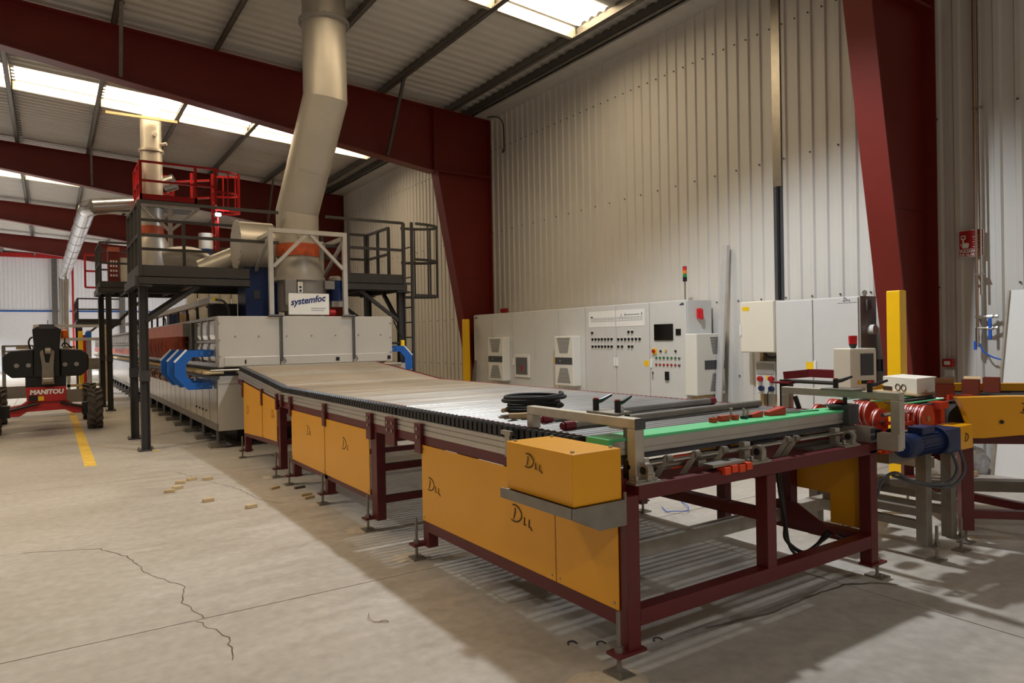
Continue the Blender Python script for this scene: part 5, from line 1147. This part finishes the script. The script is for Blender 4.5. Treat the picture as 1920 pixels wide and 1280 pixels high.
# ================================================================== TRANSFER UNIT WITH RED PULLEYS
tf = thing('transfer_conveyor', (5.2, 2.75, 0), 'steel transfer unit with red pulleys and a blue motor right of the table', 'conveyor')
def sfoot(parent, x, y, ztop):
    o = MB().cyl((x, y, .01), (x, y, ztop), .011, 8).cyl((x, y, .1), (x, y, .125), .02, 6).build('levelling_foot', 'steel_dull', parent)
    MB().box(x-.055, x+.055, y-.045, y+.045, 0, .012).build('base_plate', 'steel_dull', o)
for x in (5.03, 5.39):
    MB().box(x, x+.075, 2.40, 2.475, .1, .76).build('leg', 'steel_dull', tf, bevel=.004); MB().box(x, x+.11, 2.35, 2.44, .095, .107).build('foot_lug', 'steel_dull', tf)
    sfoot(tf, x+.09, 2.38, .24)
    MB().box(x, x+.075, 3.22, 3.295, .1, .76).build('leg', 'steel_dull', tf); sfoot(tf, x+.04, 3.25, .1)
    for z in (.21, .3): MB().box(x+.01, x+.065, 2.475, 3.22, z+(.05 if x > 5.2 else 0), z+.055+(.05 if x > 5.2 else 0)).build('side_rail', 'steel_dull', tf)
MB().box(4.62, 5.6, 2.44, 2.5, .72, .81).build('front_beam', 'steel_dull', tf); MB().box(4.62, 5.6, 3.2, 3.26, .72, .81).build('rear_beam', 'steel_dull', tf)
MB().box(4.62, 4.68, 2.5, 3.2, .72, .81).build('cross_beam', 'steel_dull', tf); MB().box(5.3, 5.36, 2.5, 3.2, .6, .68).build('cross_beam', 'galv', tf)
MB().box(4.7, 5.5, 2.9, 2.97, .38, .47).build('lower_beam', 'steel_dull', tf)
ts = MB()
for i in range(5): ts.box(4.52+i*.07, 4.57+i*.07, 2.41, 2.44, .8, .835)
ts.box(4.5, 4.9, 2.43, 2.45, .8, .815).build('terminal_strip', 'orange', tf)
def pulley(x, y, z=.965, r=.095):
    o = MB().lathe([(.03, -.016), (r, -.016), (r, -.008), (r-.012, 0), (r, .008), (r, .016), (.03, .016)], (x, y, z), 'y', 28).build('pulley', 'plastic_red', tf)
    MB().lathe([(r-.012, -.005), (r-.006, -.005), (r-.006, .005), (r-.012, .005)], (x, y, z), 'y', 28).build('belt', 'white', o)
    MB().cyl((x, y-.02, z), (x, y+.02, z), .022, 10).build('hub', 'steel', o)
for y in (2.62, 2.86, 3.08): pulley(4.84, y)
for y in (2.46, 2.5, 2.54, 2.58, 2.86, 2.9, 2.94, 3.12, 3.16): pulley(5.16, y, .98)
for y in (2.5, 2.58): MB().box(4.84, 5.16, y-.01, y+.01, .945, .965).box(5.1, 5.2, y-.022, y+.022, .8, .93).build('pulley_arm', 'plastic_red', tf)
for (xa, xb, y, z) in ((4.55, 5.5, 2.44, .915), (4.7, 5.45, 2.52, 1.03)): MB().cyl((xa, y, z), (xb, y, z), .014, 10).build('shaft', 'chrome', tf)
MB().cyl((4.66, 2.44, .915), (4.73, 2.44, .915), .04, 14).build('collar', 'black', tf)
MB().box(5.38, 5.44, 2.46, 2.52, .86, 1.07).box(5.34, 5.48, 2.45, 2.53, 1.03, 1.08).build('bearing_stand', 'plastic_red', tf)
for i in range(6): y = 2.5 + .12*i; MB().box(5.16, 5.75, y-.012, y+.012, 1.066, 1.074).build('flat_belt', 'green' if i % 2 else 'grey_dark', tf)
for i in range(6): MB().box(4.5+.045*i, 4.525+.045*i, 2.55, 2.63, .87, .93).build('chain_guide', 'black', tf)
# blue gear motor and its yellow guard
mo = MB().cyl((4.62, 2.3, .862), (4.93, 2.3, .862), .07, 24).build('motor', 'navy', tf)
MB().lathe([(.05, -.012), (.072, 0), (.076, .02), (.076, .1)], (4.53, 2.3, .862), 'x', 24).build('fan_cowl', 'navy', mo)
mb = MB()
for k in range(20): a = k*math.pi/10; mb.beam((4.66, 2.3+.073*math.cos(a), .862+.073*math.sin(a)), (4.9, 2.3+.073*math.cos(a), .862+.073*math.sin(a)), .004, .012, (0, math.cos(a), math.sin(a)))
mb.build('cooling_fins', 'navy', mo); MB().box(4.68, 4.84, 2.25, 2.35, .925, .975).build('terminal_box', 'navy', mo, bevel=.006)
MB().cyl((4.52, 2.3, .862), (4.517, 2.3, .862), .05, 20).build('fan_grille', 'blue_dark', mo)
MB().cyl((4.93, 2.3, .862), (4.96, 2.3, .862), .095, 20).build('flange', 'navy', mo)
MB().box(4.96, 5.16, 2.23, 2.4, .775, .94).build('gearbox', 'navy', tf, bevel=.012)
o = MB().box(5.22, 5.5, 2.3, 2.44, .755, .925).box(5.16, 5.23, 2.33, 2.42, .76, .93).build('guard_cover', 'yellow', tf, bevel=.006); dll((5.36, 2.298, .81), (1, 0, 0), (0, 0, 1), .06, o, r=.003, strokes=2)
MB().tube([(5.08, 2.26, .78), (5.07, 2.22, .66), (4.95, 2.24, .58), (4.75, 2.34, .6), (4.66, 2.42, .66), (4.6, 2.48, .6), (4.58, 2.5, .5)], .011, 8).tube([(5.2, 2.26, .78), (5.17, 2.22, .64), (5.0, 2.24, .55), (4.8, 2.34, .585), (4.66, 2.44, .64)], .011, 8).build('cable', 'grey_dark', tf)

# ================================================================== ANGLED BELT CONVEYOR
O3 = Vector((5.66, 2.45, 0)); d3 = Vector((.7071, -.7071, 0)); n3 = Vector((.7071, .7071, 0))
def L3(s, n, z): return O3 + d3*s + n3*n + Vector((0, 0, z))
def B3(mb, s0, s1, n0, n1, z0, z1): return mb.hexa([L3(s0, n0, z0), L3(s1, n0, z0), L3(s1, n1, z0), L3(s0, n1, z0), L3(s0, n0, z1), L3(s1, n0, z1), L3(s1, n1, z1), L3(s0, n1, z1)])
bc3 = thing('belt_conveyor', tuple(L3(.8, .6, 0)), 'angled belt conveyor with yellow side covers and dark red legs at the right edge', 'conveyor')
for s in (0, 1.5):
    for n in (0, 1.2): B3(MB(), s, s+.085, n, n+.085, .1, .83).build('leg', 'oxide', bc3, bevel=.004); p = L3(s+.04, n+.04, 0); sfoot(bc3, p.x, p.y, .1)
for n in (0, 1.2):
    B3(MB(), .085, 1.5, n+.01, n+.07, .75, .815).build('upper_rail', 'oxide', bc3); B3(MB(), .085, 1.5, n+.01, n+.07, .19, .25).build('lower_rail', 'oxide', bc3)
for s in (0, 1.5): B3(MB(), s+.01, s+.07, .085, 1.2, .22, .28).build('cross_rail', 'oxide', bc3); B3(MB(), s+.01, s+.07, .085, 1.2, .75, .815).build('cross_rail', 'oxide', bc3)
MB().beam(L3(.08, .6, .27), L3(.75, .05, .22), .06, .06).build('diagonal_brace', 'oxide', bc3); MB().beam(L3(.1, .25, .83), L3(.6, .1, .77), .12, .02).build('drive_plate', 'black', bc3)
B3(MB(), -.35, 1.6, .88, .96, .21, .3).build('floor_channel', 'steel_dull', bc3)
MB().beam(L3(-.35, .9, .26), (4.75, 2.85, .42), .07, .08).build('link_beam', 'steel_dull', bc3)
def cover3(n, t, sgn, s_off=0):
    P = [(-.06, 1.105), (.3, 1.115), (1.65, 1.115), (1.65, .835), (.34, .835), (.1, .81), (.02, .81), (.022, .88), (.0, .97), (-.03, 1.05)]
    k = len(P); mb = MB()
    p = [L3(s+s_off, n, z) for s, z in P] + [L3(s+s_off, n+t, z) for s, z in P]
    mb.add(p, [tuple(range(k))[::-1], tuple(range(k, 2*k))] + [(i, (i+1) % k, k+(i+1) % k, k+i) for i in range(k)])
    return mb.build('side_cover', 'yellow', bc3)
o = cover3(-.12, .1, 1); cover3(1.22, .1, 1, -.25)
pb_ = L3(.34, -.122, .99); dll(tuple(pb_), tuple(d3), (0, 0, 1), .075, o, r=.0035)
pb_ = L3(.22, -.12, .93); MB().cyl(pb_, pb_ - n3*.01, .014, 12).build('lock', 'black', o)
B3(MB(), .0, 1.6, .02, 1.2, 1.015, 1.04).build('belt', 'rubber', bc3)
MB().cyl(L3(.03, .02, .93), L3(.03, 1.2, .93), .11, 24).build('end_drum', 'rubber', bc3)
B3(MB(), .05, 1.6, 0, .02, .83, 1.05).build('side_plate', 'black', bc3); B3(MB(), .05, 1.6, 1.2, 1.22, .83, 1.05).build('side_plate', 'black', bc3)
MB().beam(L3(.2, .12, 1.06), L3(1.2, .35, 1.1), .02, .02).build('guide_rod', 'grey_side', bc3)
MB().beam(L3(-.02, .18, 1.075), L3(.16, .2, 1.075), .05, .05).build('guide_clamp', 'plastic_red', bc3); MB().cyl(L3(-.1, .2, 1.07), L3(.05, .22, 1.07), .015, 10).build('clamp_screw', 'chrome', bc3)
B3(MB(), -.05, .1, 1.24, 1.36, .98, 1.08).build('drive_motor', 'navy', bc3)
# cartons standing on it
wc = thing('white_carton', (5.98, 2.98, 1.04), 'white cardboard carton lying on a cardboard sheet at the right', 'box')
a0, a1, a2, a3 = (5.70, 2.78), (6.06, 2.80), (6.25, 3.17), (5.89, 3.15)
MB().hexa([(*a0, 1.1), (*a1, 1.1), (*a2, 1.1), (*a3, 1.1), (*a0, 1.222), (*a1, 1.222), (*a2, 1.222), (*a3, 1.222)]).build('box', 'carton', wc, bevel=.003)
e = (Vector((*a0, 0)) - Vector((*a3, 0))).normalized(); nn = e.cross(Vector((0, 0, 1)))
mb = MB(); p0 = Vector((*a3, 1.105)) + nn*.001
mb.add([p0, p0+e*.12, p0+e*.12+Vector((0, 0, .035)), p0+Vector((0, 0, .035))], [(0, 1, 2, 3)])
mb.build('printed_band', 'ink', wc)
mb = MB()
for k in range(2): c_ = Vector((*a3, 1.14)) + e*(.19+.07*k) + nn*.002; mb.tube([c_ + e*(.028*math.cos(t)) + Vector((0, 0, .026*math.sin(t))) for t in [i*.7 for i in range(10)]], .004, 5)
mb.build('printed_ornament', 'ink', wc)
MB().hexa([(5.65, 2.745, 1.086), (6.1, 2.76, 1.086), (6.34, 3.24, 1.086), (5.84, 3.22, 1.086), (5.65, 2.745, 1.099), (6.1, 2.76, 1.099), (6.34, 3.24, 1.099), (5.84, 3.22, 1.099)]).build('cardboard_sheet', 'cardboard', wc)
MB().box(5.84, 6.1, 2.85, 3.05, 1.041, 1.086).build('support_block', 'grey_dark', wc)
def brown(x, y, a, label, flap=0, s=.125, z=1.041):
    t = thing('brown_carton', (x, y, z), label, 'box', 'small brown cartons on the belt')
    u = Vector((math.cos(a), math.sin(a), 0))*s/2; v = Vector((-math.sin(a), math.cos(a), 0))*s/2; c = Vector((x, y, z)); h = Vector((0, 0, s*1.05)); tk = .06
    # open-topped box: four walls and a floor
    for p, q_ in ((u, v), (v, -u), (-u, -v), (-v, u)):
        MB().hexa([c+p-q_, c+p+q_, c+p*.95+q_, c+p*.95-q_, c+p-q_+h, c+p+q_+h, c+p*.95+q_+h, c+p*.95-q_+h]).build('side', 'brown_box', t)
    MB().hexa([c-u-v, c+u-v, c+u+v, c-u+v, c-u-v+Vector((0, 0, .003)), c+u-v+Vector((0, 0, .003)), c+u+v+Vector((0, 0, .003)), c-u+v+Vector((0, 0, .003))]).build('bottom', 'brown_box', t)
    if flap:
        p = c+u+h; d_ = Vector((u.x, u.y, 0)).normalized()*(-.03 if flap == 1 else .05) + Vector((0, 0, .045 if flap == 1 else .02))
        MB().add([p-v, p+v, p+v+d_, p-v+d_, p-v+Vector((.002, 0, .002)), p+v+Vector((.002, 0, .002)), p+v+d_+Vector((.002, 0, .002)), p-v+d_+Vector((.002, 0, .002))], [(0, 1, 2, 3), (7, 6, 5, 4)]).build('flap', 'cardboard', t)
brown(5.84, 2.64, .45, 'brown carton with a raised flap nearest the white carton', 1, .13); brown(6.62, 2.78, .3, 'open brown carton in the middle of the belt', 2); brown(7.02, 2.78, .3, 'closed-looking brown carton farthest right on the belt', 0)

# ================================================================== OPERATOR PANEL ON AN ARM
hp = thing('operator_panel', (5.33, 3.3, 0), 'beige operator box with screen and red beacon on a dark red arm', 'control panel')
K = Vector((5.2, 3.03, 1.16)); a_ = Vector((.066, .185, 0)); b_ = Vector((.22, -.079, 0)); H_ = Vector((0, 0, .31))
o = MB().hexa([K, K+b_, K+a_+b_, K+a_, K+H_, K+b_+H_, K+a_+b_+H_, K+a_+H_]).build('enclosure', 'cream', hp, bevel=.006)
nb = Vector((-a_.x, -a_.y, 0)).normalized()
def onb(s0, s1, z0, z1, t, nm, mt):
    p = lambda s, z, k: K + b_*s + Vector((0, 0, z)) + nb*k
    MB().hexa([p(s0, z0, 0), p(s1, z0, 0), p(s1, z0, t), p(s0, z0, t), p(s0, z1, 0), p(s1, z1, 0), p(s1, z1, t), p(s0, z1, t)]).build(nm, mt, o)
onb(.02, .98, .012, .298, .006, 'door', 'cream'); onb(.36, .86, .1, .27, .012, 'screen', 'grey_dark')
for i, m_ in enumerate(('label_yellow', 'black', 'black', 'sign_red', 'sign_red')): onb(.25+.13*i, .33+.13*i, .035, .06, .02, 'push_button', m_)
c = K + a_*.5 + b_*.45 + H_; MB().lathe([(.018, 0), (.03, .025), (.03, .035)], c, 'z', 14).build('beacon_base', 'black', hp); MB().lathe([(.031, .035), (.033, .1), (.02, .102)], c, 'z', 14).build('beacon_lens', 'beacon', hp)
MB().beam((5.3, 3.68, 1.235), (5.33, 3.45, 1.262), .07, .066).beam((5.33, 3.46, 1.262), (5.3, 3.18, 1.262), .07, .066).build('arm', 'dark_red', hp)
MB().box(5.2, 5.4, 3.58, 3.76, 1.17, 1.185).build('arm_plate', 'dark_red', hp); MB().box(5.26, 5.34, 3.63, 3.71, 0, 1.2).build('post', 'black', hp); MB().box(5.18, 5.42, 3.55, 3.79, 0, .02).build('base_plate', 'black', hp)
MB().cyl((5.28, 3.6, 1.19), (5.26, 3.2, 1.19), .016, 8).build('cable', 'black', hp)

# ================================================================== THINGS LYING ON THE FLOOR
def chunk(x, y, a, L=.11, w_=.05, h=.035):
    u = Vector((math.cos(a), math.sin(a), 0))*L/2; v = Vector((-math.sin(a), math.cos(a), 0))*w_/2; c = Vector((x, y, 0)); H2 = Vector((0, 0, h))
    return MB().hexa([c-u-v, c+u-v, c+u*.95+v, c-u+v, c-u*.94-v*.9+H2, c+u*.96-v*.9+H2, c+u*.9+v*.85+H2, c-u*.95+v*.85+H2])
WL = ['pale wood block lying alone nearest the yellow doors', 'pale wood block, left of the pair before the platform leg', 'pale wood block, right of the pair before the platform leg', 'leftmost pale wood block of the row of three', 'middle pale wood block of the row of three', 'rightmost pale wood block of the row of three', 'pale wood block lying alone in the middle of the group', 'pale wood block right beside the near platform leg']
for i, (x, y, a) in enumerate(((1.6, 7.0, .3), (1.05, 8.27, -.2), (1.15, 8.42, .3), (1.22, 8.72, -.3), (1.36, 8.85, .4), (1.52, 8.76, .1), (1.31, 7.55, .2), (1.3, 11.55, 0))):
    tag(chunk(x, y, a).build('wood_block', 'wood', bevel=.004), WL[i], 'wood block', 'wood blocks on the floor')
WL2 = ['small wood scrap by the foot left of the middle module', 'dark stick under the middle module edge', 'wood scrap between the two feet of the middle module', 'flat wood scrap nearest the camera by the middle module feet', 'wood scrap just under the middle module door']
for i, (x, y, a) in enumerate(((2.02, 7.75, .5), (2.25, 7.6, .2), (2.2, 7.2, .1), (2.18, 7.05, .3), (2.45, 7.1, .2))):
    tag(chunk(x, y, a, .12, .04, .025).build('wood_scrap', 'wood' if i != 1 else 'crack', bevel=.003), WL2[i], 'wood scrap', 'wood scraps by the feet')
cb = MB().hexa([(2.30, 4.13, .001), (2.28, 3.5, .001), (2.75, 3.45, .001), (2.72, 4.0, .001), (2.30, 4.13, .006), (2.28, 3.5, .006), (2.75, 3.45, .006), (2.72, 4.0, .006)]).build('cardboard_piece', 'card_grey'); tag(cb, 'flat piece of cardboard sticking out under the near table', 'cardboard')

ks = ribbon([(2.95, 2.56), (3.415, 2.48), (3.67, 2.49), (3.86, 2.495), (4.15, 2.485), (4.32, 2.4), (4.42, 2.29)], .009, .006, .006).build('cable_strip', 'crack'); tag(ks, 'thin dark cable strip curving on the floor in front of the table', 'strip')
st_ = MB()
for k in range(30):
    t = k/29; x = 2.5+1.9*t; y = 2.55+.02*math.sin(t*9); h = .045*(.4+.6*math.sin(math.pi*min(1, t*1.1+.02)))
    st_.v += [(x, y-h, .0011), (x, y+h, .0011)]
for k in range(29): st_.f.append((2*k, 2*k+2, 2*k+3, 2*k+1)); st_.mi.append(0); st_.sm.append(False)
mk('stain', (128, 118, 108), .6, var=.25, scale=9); st_.build('oil_stain', 'stain', fl, label='dark smear')
cw2 = MB().tube([(1.53, 3.85, .006), (1.5, 3.78, .012), (1.505, 3.72, .005), (1.54, 3.69, .005), (1.575, 3.67, .004), (1.56, 3.7, .006), (1.53, 3.7, .004)], .002, 6).build('copper_wire', 'copper_pipe'); tag(cw2, 'thin bent copper wire on the floor left of the near table', 'wire')
for i, (x, y) in enumerate(((2.24, 2.84), (2.36, 2.75), (2.63, 2.61))):
    o = MB().tube([(x-.025, y, .004), (x-.01, y+.02, .006), (x+.015, y+.01, .008), (x+.02, y-.015, .004)], .004, 6).build('cable_tie', 'black'); tag(o, ['curled black cable tie left of the near table leg', 'curled black cable tie right behind the near table leg', 'curled black cable tie under the front rail'][i], 'cable tie', 'cable ties on the floor')
bw = MB().tube([(4.72, 4.6, .006), (4.62, 4.45, .006), (4.64, 4.38, .02), (4.74, 4.32, .02), (4.85, 4.4, .03), (5.0, 4.62, .006)], .004, 6).build('blue_cable', 'blue_hose'); tag(bw, 'thin blue cable looping on the floor behind the table', 'cable')
def dust(x, y, r, sx=1.):
    n = 18; P = [(x, y, .012)]; F = []
    for ring, (f, z) in enumerate(((.5, .007), (1., .0013))):
        for k in range(n):
            a = 2*math.pi*k/n; q_ = r*f*(random.uniform(.65, 1.2) if ring else 1); P.append((x+q_*math.cos(a)*sx, y+q_*math.sin(a), z))
    for k in range(n): F += [(0, 1+k, 1+(k+1) % n), (1+k, 1+n+k, 1+n+(k+1) % n, 1+(k+1) % n)]
    o = MB().add(P, F, True).build('drill_dust', 'dust', fl); o['kind'] = 'stuff'
for (x, y, r) in ((2.1, 2.36, .22), (2.17, 4.68, .12), (2.15, 5.6, .12), (2.15, 6.74, .1), (2.16, 8.45, .11), (2.13, 10.2, .13), (5.82, 2.5, .1), (2.02, 2.3, .12)): dust(x, y, r)
def sack(x, y, r, h, mt, label, seed):
    rnd = random.Random(seed); n, m_ = 14, 6; P = []; F = []
    for i in range(m_+1):
        f = i/m_; rr_ = r*math.sin(math.pi*(.25+.72*f))**.7; z = h*(1-math.cos(math.pi*f))/2
        for k in range(n):
            a = 2*math.pi*k/n; q_ = rr_*rnd.uniform(.8, 1.15); P.append((x+q_*math.cos(a)*.8, y+q_*math.sin(a)*1.2, max(0, z+rnd.uniform(-.02, .02)) if i else 0))
    for i in range(m_):
        for k in range(n): F.append((i*n+k, i*n+(k+1) % n, (i+1)*n+(k+1) % n, (i+1)*n+k))
    F.append(tuple(range(m_*n, m_*n+n)))
    o = MB().add(P, F).build('plastic_bag', mt); tag(o, label, 'bag', 'crumpled plastic bags by the wall')
sack(8.62, 3.62, .15, .28, 'poly', 'crumpled clear plastic bag at the foot of the right wall', 1); sack(8.2, 3.88, .12, .18, 'white', 'crumpled white plastic bag left of the clear bag', 2)
tag(MB().prism([(3.5, .09), (3.58, .15), (3.68, .14), (3.8, .08), (3.78, .06), (3.52, .06)], lambda u, v, t: (t, u, v), 8.28, 8.4).build('red_packet', 'sign_red', bevel=.01), 'small red packet lying among the plastic bags', 'packet')
tag(MB().box(8.3, 8.42, 3.48, 3.72, 0, .06).build('offcut_block', 'cardboard', bevel=.005), 'flat beige offcut under the red packet', 'offcut')
